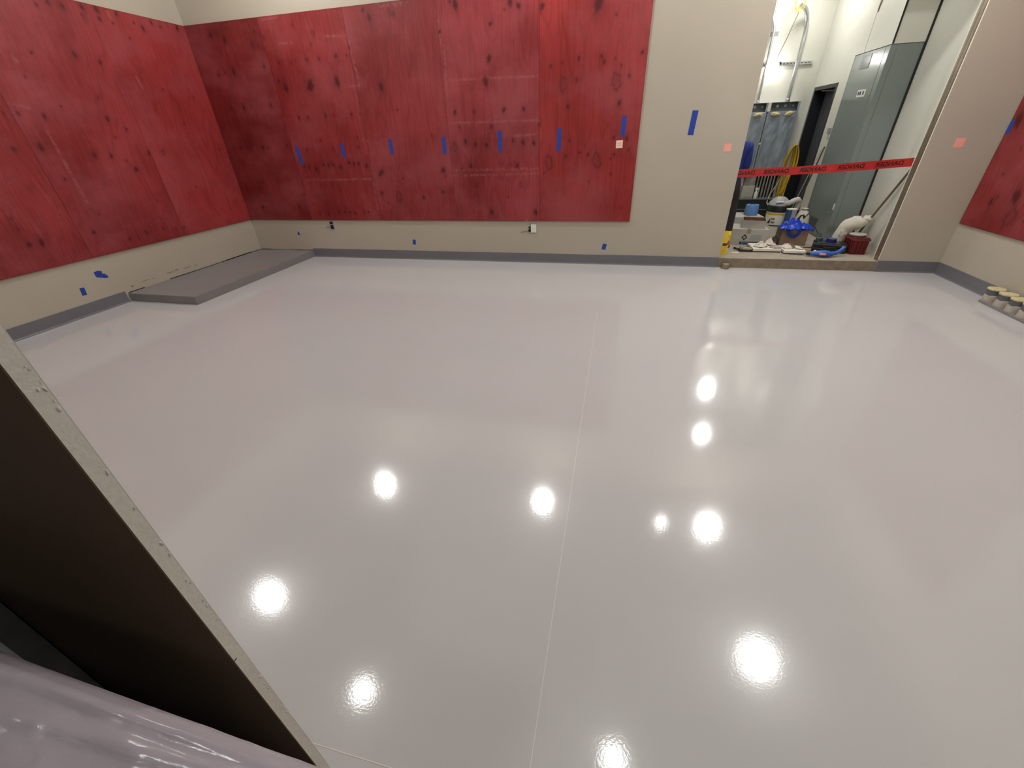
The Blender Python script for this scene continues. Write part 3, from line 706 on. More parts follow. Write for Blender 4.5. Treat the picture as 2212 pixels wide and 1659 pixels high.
for (a, z) in ((EJ+0.14, 1.90), (EJ+0.14, 1.55), (EJ+0.14, 1.15), (EJ+0.14, 0.5), (7.9, 2.2)):
    sc_.lathe([(0.006, 0), (0.006, 0.004), (0.002, 0.005)], (EX, a, z), 8, (-1, 0, 0))
sc_.build('screw', M_galv, cb)

# wall switch box and tag between door and cabinet
t = thing('switch_box', (EX, 8.03, 1.46), 'small grey switch box on the wall beside the tall cabinet', 'switch')
MB().box(EX-0.035, EX, 8.00, 8.06, 1.47, 1.54).build('box', M_grey, t, bevel=0.003)
MB().box(EX-0.010, EX, 8.00, 8.08, 1.42, 1.46).build('plate', M_white, t)

# ------------------------------------------------------------------ panel tubs on the far wall
def panel(x0, x1, z0, z1, label, d=0.15):
    yb, yf = EB-0.002, EB-0.002-d
    t = thing('panel_tub', ((x0+x1)/2, yb, z0), label, 'electrical panel', 'grey panel tubs on the far wall')
    MB().box(x0, x1, yb-0.004, yb, z0, z1).build('back_plate', M_panel, t)
    MB().box(x0, x0+0.004, yf, yb-0.004, z0, z1).build('side', M_panel, t); MB().box(x1-0.004, x1, yf, yb-0.004, z0, z1).build('side', M_panel, t)
    MB().box(x0, x1, yf, yb-0.004, z1-0.004, z1).build('top', M_galv, t); MB().box(x0, x1, yf, yb-0.004, z0, z0+0.004).build('bottom', M_panel, t)
    MB().box(x0, x0+0.03, yf-0.003, yf, z0, z1).build('flange', M_panel, t); MB().box(x1-0.03, x1, yf-0.003, yf, z0, z1).build('flange', M_panel, t)
    # crinkled protective film bulging out of the tub
    nx, nz = 26, 70; vs = []; fs = []
    for j in range(nz+1):
        for i in range(nx+1):
            x = x0+0.01+(x1-x0-0.02)*i/nx; z = z0+0.01+(z1-z0-0.14)*j/nz
            n_ = noise.noise(Vector((x*9, 3.3+x0, z*3.2)))+0.6*noise.noise(Vector((x*26, 7.7, z*9)))
            vs.append((x, yf+0.018+0.016*n_+0.012*max(0, 0.3-abs(noise.noise(Vector((x*14+z*3, x0, z*5-x*6))))), z))
    for j in range(nz):
        for i in range(nx): a = j*(nx+1)+i; fs.append((a, a+1, a+nx+2, a+nx+1))
    fo = MB().add(vs, fs).build('protective_film', M_panel, t, smooth=True); m_ = fo.modifiers.new('thick', 'SOLIDIFY'); m_.thickness = 0.001
    for k in range(2):
        cx_ = x0+(x1-x0)*(0.28+0.45*k)
        q = MB().cloth((0, 0, 0), 0.075, 0.032, 0.03, k*3.1+x0, 2.6, n=30, rings=8, rot=0.3*k-0.1)
        q.v = [(cx_+p[0], yf-0.004-p[2], z1-0.165+p[1]) for p in q.v]
        q.build('warning_tape', M_foam, t, smooth=True)
    kn_ = MB()
    for k in range(4): kn_.lathe([(0.022, 0), (0.022, 0.003), (0.018, 0.004)], (x0+0.05+(x1-x0-0.1)*k/3, yb-0.005, z1-0.05), 12, (0, -1, 0))
    kn_.build('knockout', M_galv, t)
    return t
panel(1.86, 2.325, 0.86, 1.925, 'grey electrical panel tub half behind the doorway edge')
panel(2.335, 2.80, 0.86, 1.925, 'grey electrical panel tub with crinkled film beside the yellow cable')
t = thing('panel_frame_bar', (2.33, EB-0.16, 0.86), 'black bar hanging between the two grey panel tubs', 'bar')
MB().box(2.3255, 2.3345, EB-0.165, EB-0.13, 0.86, 1.92).build('bar', M_black, t)
MB().lathe([(0.012, 0), (0.012, 0.01), (0.004, 0.014)], (2.330, EB-0.166, 1.33), 10, (0, -1, 0)).build('knob', M_white, t)
MB().box(2.318, 2.366, EB-0.170, EB-0.166, 1.80, 1.925).build('paper_tab', M_sack, t)
# conduit stubs rising from the trough
RL = ['leftmost', 'second', 'third', 'fourth', 'fifth', 'rightmost']
for i in range(6):
    x = 2.47+i*0.052
    tag(MB().lathe([(0.017, 0), (0.017, 0.385), (0.02, 0.388), (0.02, 0.40)], (x, EB-0.10, 0.46), 12).build('conduit_riser', M_galv if i % 2 else M_pvc, None, smooth='angle'), RL[i]+' of the six thin conduits between panel tub and dark trough', 'conduit', 'conduit risers under the panel tubs')
tag(MB().box(2.46, 2.80, EB-0.03, EB-0.001, 0.46, 0.86).build('backing_board', M_black), 'black board on the wall behind the thin conduit risers', 'board')
bl = thing('junction_box', (2.33, EB-0.15, 0.46), 'pale grey junction box standing on the dark trough', 'junction box')
MB().box(2.23, 2.43, EB-0.15, EB-0.002, 0.46, 0.66).build('body', M_kr2, bl, bevel=0.004); MB().box(2.25, 2.41, EB-0.155, EB-0.15, 0.48, 0.64).build('cover', M_kr2, bl)
MB().box(2.25, 2.42, EB-0.12, EB-0.002, 0.66, 0.855).build('riser_duct', M_pvc, bl)
tr = thing('wire_trough', (2.3, EB-0.14, ZS), 'long dark green wire trough along the far wall', 'wireway')
MB().box(1.5, 2.90, EB-0.26, EB-0.002, 0.285, 0.445).build('body', M_trough, tr, bevel=0.004)
MB().box(1.5, 2.90, EB-0.265, EB-0.002, 0.445, 0.46).build('lid', M_cab, tr)
MB().box(1.5, 2.90, EB-0.24, EB-0.002, ZS, 0.265).build('plinth', M_trough, tr); MB().box(1.5, 2.90, EB-0.25, EB-0.002, 0.265, 0.285).build('ledge', M_cab, tr)
sp = thing('spray_bottle', (2.46, EB-0.20, 0.46), 'white spray bottle standing on the dark trough', 'bottle')
MB().lathe([(0.028, 0), (0.03, 0.01), (0.03, 0.09), (0.014, 0.12), (0.013, 0.14)], (2.46, EB-0.20, 0.46), 14).build('bottle', M_white, sp, smooth='angle')
MB().box(2.435, 2.485, EB-0.213, EB-0.187, 0.60, 0.635).box(2.49, 2.50, EB-0.208, EB-0.192, 0.565, 0.62).build('trigger_head', M_white, sp, bevel=0.003)

# conduits, strut and string lamp
t = thing('conduit', (2.165, EB-0.06, 1.925), 'thin steel conduit with a kink rising from the left panel tub', 'conduit')
pth = [(2.165, EB-0.075, 1.926), (2.165, EB-0.075, 2.86), (2.160, EB-0.072, 2.91), (2.130, EB-0.055, 2.99), (2.115, EB-0.045, 3.04), (2.112, EB-0.045, EH)]
MB().tube(pth, 0.0185, 12).build('tube', M_galv, t, smooth='angle'); MB().lathe([(0.026, 0), (0.026, 0.03), (0.02, 0.04)], (2.165, EB-0.075, 1.926), 12).build('coupling', M_galv, t, smooth='angle'); MB().lathe([(0.024, 0), (0.024, 0.05)], (2.165, EB-0.075, 2.45), 12).build('coupling', M_galv, t, smooth='angle')
t = thing('conduit', (2.615, EB-0.075, 1.925), 'thick steel conduit bending over like a cane above the panel tub', 'conduit')
pth = [(2.615, EB-0.075, 1.926), (2.615, EB-0.075, 2.70)]
dx, dy = -0.62, -0.78; Rb = 0.30
for k in range(0, 13):
    a = math.pi/2*1.02*k/12; s = Rb*(1-math.cos(a)); pth.append((2.615+dx*s, EB-0.075+dy*s, 2.80+Rb*math.sin(a)))
e = Vector(pth[-1]); pth.append(tuple(e+Vector((dx, dy, 0))*0.05))
MB().tube(pth, 0.0285, 14).build('tube', M_galv, t, smooth='angle'); MB().lathe([(0.038, 0), (0.038, 0.035), (0.03, 0.045)], (2.615, EB-0.075, 1.926), 14).build('coupling', M_galv, t, smooth='angle')
END = Vector(pth[-1])
t = thing('wire_coil', tuple(END), 'small yellow wire coil hanging at the bent conduit end', 'wire')
q = MB(); rnd = random.Random(2)
for s in range(4):
    tl = rnd.uniform(-0.4, 0.4); rr = 0.075+0.02*rnd.random(); c = END+Vector((-0.02+rnd.uniform(-.02, .02), rnd.uniform(-.02, .02), 0.03+rnd.uniform(-.02, .03)))
    q.tube([c+Vector((rr*0.75*math.cos(a), 0.3*rr*math.sin(a+tl), rr*math.sin(a))) for a in [i*math.pi/8 for i in range(16)]], 0.0035, 5, closed=True)
q.build('loops', M_yel, t, smooth=True)
LP = Vector((2.265, EB-0.17, 2.415))
q = MB().tube([END+Vector((-0.01, 0, -0.06)), END*0.5+Vector((2.27, EB-0.11, 2.44))*0.5+Vector((0.005, 0, -0.02)), Vector((2.275, EB-0.11, 2.46)), Vector((2.20, EB-0.095, 2.43)), Vector((2.165, EB-0.11, 2.40))], 0.005, 5)
q.build('pull_string', M_wood, t, smooth=True)
t = thing('strut_channel', (2.52, EB-0.02, 2.44), 'short slotted steel strut fixed across the far wall', 'strut')
MB().box(2.13, 2.845, EB-0.042, EB-0.001, 2.424, 2.465).build('channel', M_galv, t)
sl = MB()
for k in range(13): sl.box(2.16+k*0.052, 2.19+k*0.052, EB-0.0435, EB-0.0415, 2.439, 2.450)
sl.build('slot', M_cabvent, t)
t = thing('work_lamp', tuple(LP), 'small bright work lamp at the strut on the far wall', 'lamp')
MB().tube([LP+Vector((-0.050, 0, -0.012)), LP+Vector((0.060, 0, 0.024))], 0.019, 12).build('bulb', mat('work_lamp_lens', (0.9, 0.9, 0.9, 1), 0.4, emit=(1, 0.97, 0.92, 1), estr=120), t, smooth='angle')
MB().tube([LP+Vector((0.056, 0, 0.022)), LP+Vector((0.085, 0.01, 0.032))], 0.022, 10).build('socket', M_blackp, t)
t = thing('wall_paper_notice', (2.16, EB, 2.85), 'white paper notices on the far wall beside the thin conduit', 'notice')
MB().box(2.11, 2.26, EB-0.004, EB-0.001, 2.88, 3.06).build('sheet', M_white, t); MB().box(2.14, 2.255, EB-0.004, EB-0.001, 2.70, 2.875).build('sheet', M_white, t)
MB().box(2.14, 2.255, EB-0.005, EB-0.004, 2.81, 2.87).build('grey_heading', M_grey, t)
t = thing('wall_hook_wire', (EX, 7.82, 2.9), 'dark hooked wire hanging high on the chase wall', 'wire')
MB().tube([(EX-0.006, 7.60, 3.10), (EX-0.01, 7.66, 2.98), (EX-0.006, 7.71, 2.84), (EX-0.004, 7.72, 2.78)], 0.006, 6).build('wire', M_wood, t)

# hanging yellow cable
yc = thing('cable_coil', (2.90, EB-0.09, 0.4), 'long yellow cable coil hanging on the far wall beside the dark door', 'cable')
q = MB(); rnd = random.Random(9)
for s in range(13):
    w_ = 0.040+0.006*s; h_ = 0.40+rnd.uniform(-0.03, 0.05); c = Vector((2.905+rnd.uniform(-.012, .012), EB-0.05-0.009*s, 1.245-h_+0.004*s))
    lp = []
    for i in range(28):
        a = 2*math.pi*i/28; sx = math.cos(a); sz = math.sin(a)
        wd = w_*(1.0 if sz > 0 else 0.55)
        lp.append(c+Vector((wd*sx-0.012*sz*-1+(0.03*sz if sz < 0 else 0), 0.006*math.sin(a*2), h_*(sz if abs(sz) < 0.96 else math.copysign(0.96+0.04*abs(sz), sz)))))
    q.tube(lp, 0.0085, 6, closed=True)
q.build('loops', M_yel, yc, smooth=True)
MB().tube([(2.87, EB-0.10, 0.90), (2.80, EB-0.12, 0.70), (2.70, EB-0.16, 0.50), (2.65, EB-0.30, 0.40), (2.64, EB-0.5, 0.36), (2.66, EB-0.8, 0.36), (2.66, EB-1.2, 0.45), (2.60, EB-1.5, 0.58)], 0.008, 6).build('tail', M_foam, yc, smooth=True)
MB().tube([(2.93, EB-0.13, 0.95), (2.95, EB-0.14, 0.70), (2.93, EB-0.16, 0.50), (2.88, EB-0.20, 0.40), (2.84, EB-0.22, 0.32)], 0.008, 6).build('tail', M_yel, yc, smooth=True)

# ------------------------------------------------------------------ things on the slab
# cartons
def carton(name, x0, x1, y0, y1, z0, z1, m, label, rot=0, open_=False, inner=None, grp=None):
    t = thing(name, ((x0+x1)/2, (y0+y1)/2, z0), label, 'box', grp)
    c = Vector(((x0+x1)/2, (y0+y1)/2, 0)); Mx = Matrix.Translation(c) @ Matrix.Rotation(rot, 4, 'Z') @ Matrix.Translation(-c)
    th = 0.006
    if open_:
        MB().box(x0, x1, y0, y0+th, z0, z1, mat=Mx).build('front', m, t); MB().box(x0, x1, y1-th, y1, z0, z1, mat=Mx).build('back', m, t)
        MB().box(x0, x0+th, y0+th, y1-th, z0, z1, mat=Mx).build('side', m, t); MB().box(x1-th, x1, y0+th, y1-th, z0, z1, mat=Mx).build('side', m, t)
        MB().box(x0+th, x1-th, y1-th-0.003, y1-th, z0+0.02, z1-0.001, mat=Mx).build('inner_face', M_krin, t); MB().box(x0+th, x0+th+0.003, y0+th, y1-th-0.003, z0+0.02, z1-0.001, mat=Mx).build('inner_face', M_krin, t); MB().box(x1-th-0.003, x1-th, y0+th, y1-th-0.003, z0+0.02, z1-0.001, mat=Mx).build('inner_face', M_krin, t)
        MB().box(x0+th, x1-th, y0+th, y1-th, z0, z0+0.02, mat=Mx).build('inside', inner or M_krin, t)
    else:
        MB().box(x0, x1, y0, y1, z0, z1, mat=Mx).build('body', m, t, bevel=0.004)
        MB().box((x0+x1)/2-0.025, (x0+x1)/2+0.025, y0-0.0008, y1+0.0008, z1-0.06, z1+0.0008, mat=Mx).build('packing_tape', M_kr, t)
    return t, Mx
A, MA = carton('carton', 1.66, 2.165, 6.80, 7.22, ZS, 0.338, M_kr2, 'pale grey carton with a diamond mark and navy band, behind the white boards', rot=-0.10)
y_ = 6.7985
dm = MB(); dc = Vector((1.87, y_, 0.225))
ring = []
for (o_, i_) in ((0.040, 0.027),):
    P = [(0, o_), (o_, 0), (0, -o_), (-o_, 0)]; Q = [(0, i_), (i_, 0), (0, -i_), (-i_, 0)]
    vs = [MA @ Vector((dc.x+a, y_, dc.z+b)) for a, b in P]+[MA @ Vector((dc.x+a*0.75, y_, dc.z+b*0.75)) for a, b in Q]
    dm.add(vs, [(k, (k+1) % 4, 4+(k+1) % 4, 4+k) for k in range(4)])
dm.box(1.863, 1.877, y_-0.0005, y_, 0.252, 0.268, mat=MA).box(1.863, 1.877, y_-0.0005, y_, 0.182, 0.198, mat=MA)
dm.build('diamond_mark', M_ink, A)
MB().box(1.95, 2.09, y_-0.0004, y_, 0.20, 0.262, mat=MA).build('grey_print', M_grey, A)
MB().box(1.82, 2.13, y_-0.0004, y_, 0.128, 0.165, mat=MA).build('navy_band', M_inkblue, A)
lt = MB()
for k, ww in enumerate((0.012, 0.012, 0.010, 0.013, 0.005)): lt.box(1.845+k*0.020, 1.845+k*0.020+ww, y_-0.0008, y_-0.0003, 0.136, 0.158, mat=MA)
lt.build('band_lettering', M_twine, A)
B_, _ = carton('tray_carton', 1.83, 2.135, 6.86, 7.17, 0.339, 0.445, M_kr2, 'open shallow carton standing on the pale grey carton', rot=-0.22, open_=True)
MB().blob((1.95, 7.02, 0.385), (0.07, 0.07, 0.045), 2, 0.2, 2, 4).build('red_filler', M_crate, B_)
carton('carton', 1.80, 2.22, 7.42, 7.86, ZS, 0.400, M_kr2, 'grey carton under the spool of blue twine', rot=0.05)
t = thing('twine_spool', (2.075, 7.62, 0.401), 'spool of light blue twine standing on a carton', 'spool')
MB().lathe([(0.094, 0.0), (0.098, 0.02), (0.096, 0.08), (0.092, 0.14), (0.088, 0.152), (0.05, 0.155), (0.045, 0.15)], (2.075, 7.62, 0.401), 26).build('twine', M_twine, t, smooth='angle')
MB().lathe([(0.045, 0.148), (0.048, 0.157), (0.038, 0.157), (0.036, 0.10), (0.001, 0.09)], (2.075, 7.62, 0.401), 20).build('core', M_inkblue, t)

# bucket vacuum
bk = thing('bucket_vacuum', (2.40, 7.44, ZS), 'white bucket with black rim and grey vacuum head and hose', 'vacuum')
bx_, by_ = 2.40, 7.44
MB().lathe([(0.135, 0.0), (0.14, 0.01), (0.150, 0.30), (0.152, 0.345), (0.150, 0.365)], (bx_, by_, ZS), 32).build('bucket', M_board, bk, smooth='angle')
MB().lathe([(0.1515, 0.325), (0.1535, 0.327), (0.1535, 0.348), (0.1515, 0.350)], (bx_, by_, ZS), 32).build('rim_ring', M_yel, bk, smooth='angle')
MB().lathe([(0.150, 0.365), (0.160, 0.368), (0.163, 0.42), (0.155, 0.45), (0.10, 0.46)], (bx_, by_, ZS), 32).build('lid', M_blackp, bk, smooth='angle')
MB().lathe([(0.150, 0.45), (0.152, 0.462), (0.13, 0.50), (0.085, 0.545), (0.05, 0.565), (0.001, 0.57)], (bx_-0.01, by_, ZS), 28).build('motor_head', M_grey, bk, smooth='angle')
MB().box(bx_-0.10, bx_+0.0, by_-0.16, by_-0.12, ZS+0.505, ZS+0.515).build('head_slot', M_white, bk)
hp = [(bx_+0.04, by_-0.12, ZS+0.48), (bx_+0.07, by_-0.16, ZS+0.50), (bx_+0.12, by_-0.17, ZS+0.535), (bx_+0.17, by_-0.15, ZS+0.545), (bx_+0.205, by_-0.12, ZS+0.52), (bx_+0.21, by_-0.10, ZS+0.46), (bx_+0.20, by_-0.10, ZS+0.40)]
MB().tube(hp, 0.036, 12).build('hose', M_hose, bk, smooth='angle')
# bucket print: small dark peak and two lines of lettering
def on_bucket(a, z, r=0.1515): return (bx_+r*math.sin(a), by_-r*math.cos(a), ZS+z)
pr = MB()
pr.add([on_bucket(-1.10, 0.21), on_bucket(-0.92, 0.205), on_bucket(-0.80, 0.205), on_bucket(-0.80, 0.285), on_bucket(-0.92, 0.25)], [(0, 1, 2, 3, 4)])
for (a0, a1, z0, z1) in ((-0.72, -0.40, 0.258, 0.285), (-0.72, -0.36, 0.212, 0.236)):
    n_ = 7
    for k in range(n_):
        b0 = a0+(a1-a0)*k/n_; b1 = b0+(a1-a0)/n_*0.62
        pr.add([on_bucket(b0, z0), on_bucket(b1, z0), on_bucket(b1, z1), on_bucket(b0, z1)], [(0, 1, 2, 3)])
for k in range(16):
    b0 = -0.8+1.3*k/16; b1 = -0.8+1.3*(k+1)/16
    pr.add([on_bucket(b0, 0.17), on_bucket(b1, 0.17), on_bucket(b1, 0.184), on_bucket(b0, 0.184)], [(0, 1, 2, 3)])
pr.build('printed_mark', M_ink, bk)
t = thing('blue_white_jug', (2.485, 7.16, ZS), 'narrow blue and grey box standing right of the white bucket', 'box')
MB().box(2.432, 2.482, 7.13, 7.20, ZS, 0.545, rot=0.1).build('blue_side', mat('navy_card', srgb(40, 76, 120), 0.6, var=0.15, vscale=30), t)
MB().box(2.484, 2.545, 7.13, 7.20, ZS, 0.545, rot=0.1).build('grey_side', M_grey, t)
MB().box(2.430, 2.547, 7.128, 7.202, 0.5455, 0.56, rot=0.1).build('top', M_board, t)
t = thing('beige_bag', (2.735, 7.39, ZS), 'bulging beige paper bag against the tall cabinet', 'bag')
MB().blob((2.735, 7.39, ZS+0.19), (0.10, 0.09, 0.21), 3, 0.10, 2.2, 3, flat=-0.189).build('bag_body', M_sack, t, smooth=True)
MB().lathe([(0.03, 0), (0.05, 0.03), (0.02, 0.035)], (2.735, 7.39, ZS+0.38), 12).build('gathered_top', M_sack, t)

# brown box with blue plastic
carton('carton', 2.33, 2.665, 6.80, 7.06, ZS, 0.335, mat('brown_cardboard', srgb(134, 112, 94), 0.85, var=0.06, vscale=8), 'brown carton under the crumpled blue plastic', rot=-0.03)
t = thing('blue_plastic_sheet', (2.49, 6.86, 0.336), 'crumpled bright blue plastic heaped on the brown carton', 'plastic sheet')
for (c_, rx_, ry_, h_, sd_, rt_, dr_) in (((2.47, 6.88, 0.340), 0.165, 0.15, 0.155, 2.2, 0.2, 0.0), ((2.43, 6.855, 0.352), 0.13, 0.10, 0.17, 7.4, 1.3, 0.02), ((2.58, 6.85, 0.348), 0.13, 0.085, 0.095, 5.5, -0.1, 0.03)):
    o = MB().cloth(c_, rx_, ry_, h_, sd_, 1.9, rot=rt_, drape=dr_).build('fold', M_bluefilm, t, smooth=True)
    k = o.modifiers.new('thick', 'SOLIDIFY'); k.thickness = 0.0015; k.offset = 1
# loop of strip hanging over the box front
lp = []
for i in range(15):
    a = math.pi*(0.05+1.0*i/14); lp.append((2.47-0.075*math.cos(a), 6.782, 0.335-0.085*math.sin(a)))
q = MB()
for i in range(14):
    a, b = Vector(lp[i]), Vector(lp[i+1]); nn = (b-a).cross(Vector((0, 1, 0))).normalized()*0.017
    q.extrude([a-nn, b-nn, b+nn, a+nn], (0, 0.004, 0))
q.build('hanging_loop', M_bluefilm, t)
t = thing('extension_lead', (2.70, 6.80, ZS), 'short black lead arching right of the blue plastic', 'cord')
MB().tube([(2.69, 6.76, 0.40), (2.73, 6.74, 0.33), (2.755, 6.72, 0.30), (2.78, 6.70, 0.31), (2.775, 6.69, 0.27), (2.73, 6.68, 0.20), (2.70, 6.68, ZS+0.008), (2.60, 6.66, ZS+0.008)], 0.006, 6).build('cord', M_blackp, t, smooth=True)
t = thing('hand_tool', (2.56, 6.88, 0.48), 'dark tool handle poking out of the blue plastic', 'tool')
MB().tube([(2.50, 6.86, 0.47), (2.52, 6.86, 0.515), (2.55, 6.86, 0.52), (2.565, 6.86, 0.49)], 0.014, 8).build('handle', M_pole, t, smooth=True); MB().tube([(2.56, 6.86, 0.47), (2.61, 6.86, 0.55)], 0.008, 6).build('shaft', M_pole, t)

# white boards with rags
def board(x0, x1, y0, y1, rot, label):
    c = Vector(((x0+x1)/2, (y0+y1)/2, 0)); Mx = Matrix.Translation(c) @ Matrix.Rotation(rot, 4, 'Z') @ Matrix.Translation(-c)
    t = thing('white_board', (c.x, c.y, ZS), label, 'board', 'white boards on the step')
    MB().box(x0+0.008, x1-0.008, y0+0.006, y1-0.006, ZS, ZS+0.014, mat=Mx).build('underside', M_blackp, t)
    MB().box(x0, x1, y0, y1, ZS+0.014, ZS+0.046, mat=Mx).build('slab', M_board, t, bevel=0.003)
    return t
board(1.885, 2.235, 6.37, 6.72, -0.02, 'left white board on the step, with a crumpled rag')
board(2.245, 2.505, 6.29, 6.60, -0.03, 'right white board on the step, with a dark trowel')
zt = ZS+0.047
def rag(name, m, c, rx, ry, h, seed, rot, label, cat='rag', group='rags on the boards', freq=2.2):
    o = MB().cloth(c, rx, ry, h, seed, freq, rot=rot).build(name, m, None, smooth=True)
    k = o.modifiers.new('thick', 'SOLIDIFY'); k.thickness = 0.002; k.offset = 1
    return tag(o, label, cat, group)
M_ragg = mat('grey_rag', srgb(176, 160, 146), 0.85, var=0.15, vscale=20)
rag('white_rag', M_rag, (2.00, 6.50, zt), 0.085, 0.075, 0.085, 1.3, 0.4, 'white crumpled rag on the left white board')
rag('white_rag', M_rag, (2.13, 6.60, zt), 0.055, 0.055, 0.115, 4.1, 1.0, 'pointed white rag at the back of the left board')
rag('grey_rag', M_ragg, (2.165, 6.44, zt), 0.065, 0.045, 0.050, 6.7, -0.3, 'grey flattened rag at the right end of the left board')
rag('white_rag', M_rag, (2.320, 6.46, zt), 0.070, 0.070, 0.070, 9.2, -0.4, 'white crumpled paper on the right white board')
t = thing('trowel', (2.44, 6.36, zt), 'dark trowel lying on the right white board', 'trowel')
MB().extrude([(2.40, 6.395, zt), (2.42, 6.38, zt), (2.48, 6.335, zt), (2.485, 6.345, zt), (2.43, 6.40, zt)], (0, 0, 0.006)).build('blade', M_pole, t)
MB().tube([(2.40, 6.39, zt+0.012), (2.33, 6.44, zt+0.07)], 0.010, 8).build('handle', M_wood, t)
t = thing('grey_hose_end', (2.22, 6.60, ZS), 'bent dark strap standing behind the rags', 'strap')
MB().tube([(2.22, 6.755, ZS+0.012), (2.22, 6.755, ZS+0.12), (2.25, 6.755, ZS+0.16), (2.28, 6.755, ZS+0.10), (2.285, 6.755, ZS+0.012)], 0.013, 7).build('strap', M_pole, t, smooth=True)

# black case, tape rolls, blue tool
cs = thing('tool_case', (2.86, 6.52, ZS), 'black plastic tool case lying behind the blue tool', 'case')
Rz = Matrix.Translation((2.86, 6.52, 0)) @ Matrix.Rotation(-0.35, 4, 'Z') @ Matrix.Translation((-2.86, -6.52, 0))
MB().box(2.66, 3.04, 6.40, 6.66, ZS, ZS+0.058, mat=Rz).build('lower_shell', M_blackp, cs, bevel=0.012)
MB().box(2.66, 3.04, 6.40, 6.66, ZS+0.062, ZS+0.108, mat=Rz).build('upper_shell', M_blackp, cs, bevel=0.012)
MB().box(2.70, 2.95, 6.43, 6.60, ZS+0.108, ZS+0.114, mat=Rz).build('raised_panel', M_pole, cs, bevel=0.004)
MB().box(2.78, 2.92, 6.385, 6.40, ZS+0.04, ZS+0.075, mat=Rz).build('handle', M_blackp, cs, bevel=0.004)
def tape_roll(x, y, z, r, h, m, label):
    t = thing('tape_roll', (x, y, z), label, 'tape roll', 'tape rolls on the case')
    MB().lathe([(r*0.62, 0), (r, 0), (r, h), (r*0.62, h)], (x, y, z), 26).build('tape', m, t, smooth='angle')
    MB().lathe([(r*0.62, 0.002), (r*0.60, h), (r*0.5, h+0.001), (r*0.5, h-0.015)], (x, y, z), 26).build('core', M_kr2, t)
tape_roll(2.855, 6.53, ZS+0.1145, 0.058, 0.046, mat('navy_tape', srgb(20, 34, 110), 0.45), 'navy tape roll lying on the black tool case')
tape_roll(2.735, 6.60, ZS+0.1145, 0.040, 0.040, mat('teal_tape', srgb(40, 70, 84), 0.45), 'small dark teal tape roll on the black tool case')
tl = thing('power_tool', (2.66, 6.19, ZS), 'blue power tool with a long tapering grip lying on the step', 'power tool')
MB().tube([(2.52, 6.20, ZS+0.038), (2.58, 6.18, ZS+0.045), (2.65, 6.165, ZS+0.048), (2.70, 6.165, ZS+0.045), (2.75, 6.18, ZS+0.040), (2.83, 6.215, ZS+0.050), (2.88, 6.24, ZS+0.075), (2.91, 6.255, ZS+0.115)], [0.026, 0.034, 0.044, 0.042, 0.030, 0.024, 0.024, 0.022], 14).build('grip_body', M_tool, tl, smooth='angle')
MB().tube([(2.48, 6.215, ZS+0.036), (2.522, 6.20, ZS+0.038)], [0.022, 0.029], 12).build('nose', M_blackp, tl, smooth='angle')
MB().box(2.60, 2.67, 6.115, 6.128, ZS+0.04, ZS+0.06).build('label_plate', M_note, tl)
MB().tube([(2.48, 6.22, ZS+0.03), (2.44, 6.24, ZS+0.01), (2.36, 6.265, ZS+0.008), (2.30, 6.275, ZS+0.008)], 0.005, 6).build('cord', M_pole, tl, smooth=True)
rag('paper_scrap', M_rag, (2.625, 6.33, ZS+0.0005), 0.045, 0.035, 0.060, 3.6, 0.3, 'white paper scrap beside the black tool case', 'paper', None)
rag('dirty_rag', mat('dirty_rag', srgb(150, 126, 106), 0.9, var=0.2, vscale=30), (2.575, 6.45, ZS+0.0005), 0.055, 0.045, 0.050, 8.8, 0.7, 'dirty brown rag between the boards and the black case')

# red crate and white sack
rc = thing('red_crate', (3.13, 6.47, ZS), 'dark red ribbed plastic crate beside the doorway stud', 'crate')
MB().box(3.035, 3.215, 6.35, 6.60, ZS, ZS+0.205).build('body', M_crate, rc, bevel=0.006)
for k in range(4): MB().box(3.050+k*0.045, 3.072+k*0.045, 6.338, 6.35, ZS+0.01, ZS+0.165).build('rib', M_crate, rc, bevel=0.003)
for k in range(4): MB().box(3.0232, 3.035, 6.37+k*0.06, 6.395+k*0.06, ZS+0.01, ZS+0.165).build('rib', M_crate, rc, bevel=0.003)
MB().box(3.025, 3.225, 6.34, 6.61, ZS+0.170, ZS+0.190).build('band', mat('rim_red', srgb(112, 44, 40), 0.45), rc, bevel=0.004)
MB().lathe([(0.075, 0.0), (0.092, 0.012), (0.094, 0.024), (0.07, 0.026), (0.001, 0.02)], (3.125, 6.50, ZS+0.2055), 24).build('grey_lid', M_hose, rc, smooth='angle')
sk = thing('white_sack', (3.12, 6.80, ZS), 'slumped white woven sack draped over the red crate', 'sack')
SP = [(2.985, 6.72, ZS+0.05), (3.00, 6.72, ZS+0.12), (3.03, 6.72, ZS+0.21), (3.07, 6.71, ZS+0.285), (3.13, 6.70, ZS+0.325), (3.19, 6.69, ZS+0.33), (3.235, 6.69, ZS+0.35), (3.26, 6.69, ZS+0.385)]
SR = [0.060, 0.072, 0.082, 0.086, 0.088, 0.080, 0.054, 0.030]
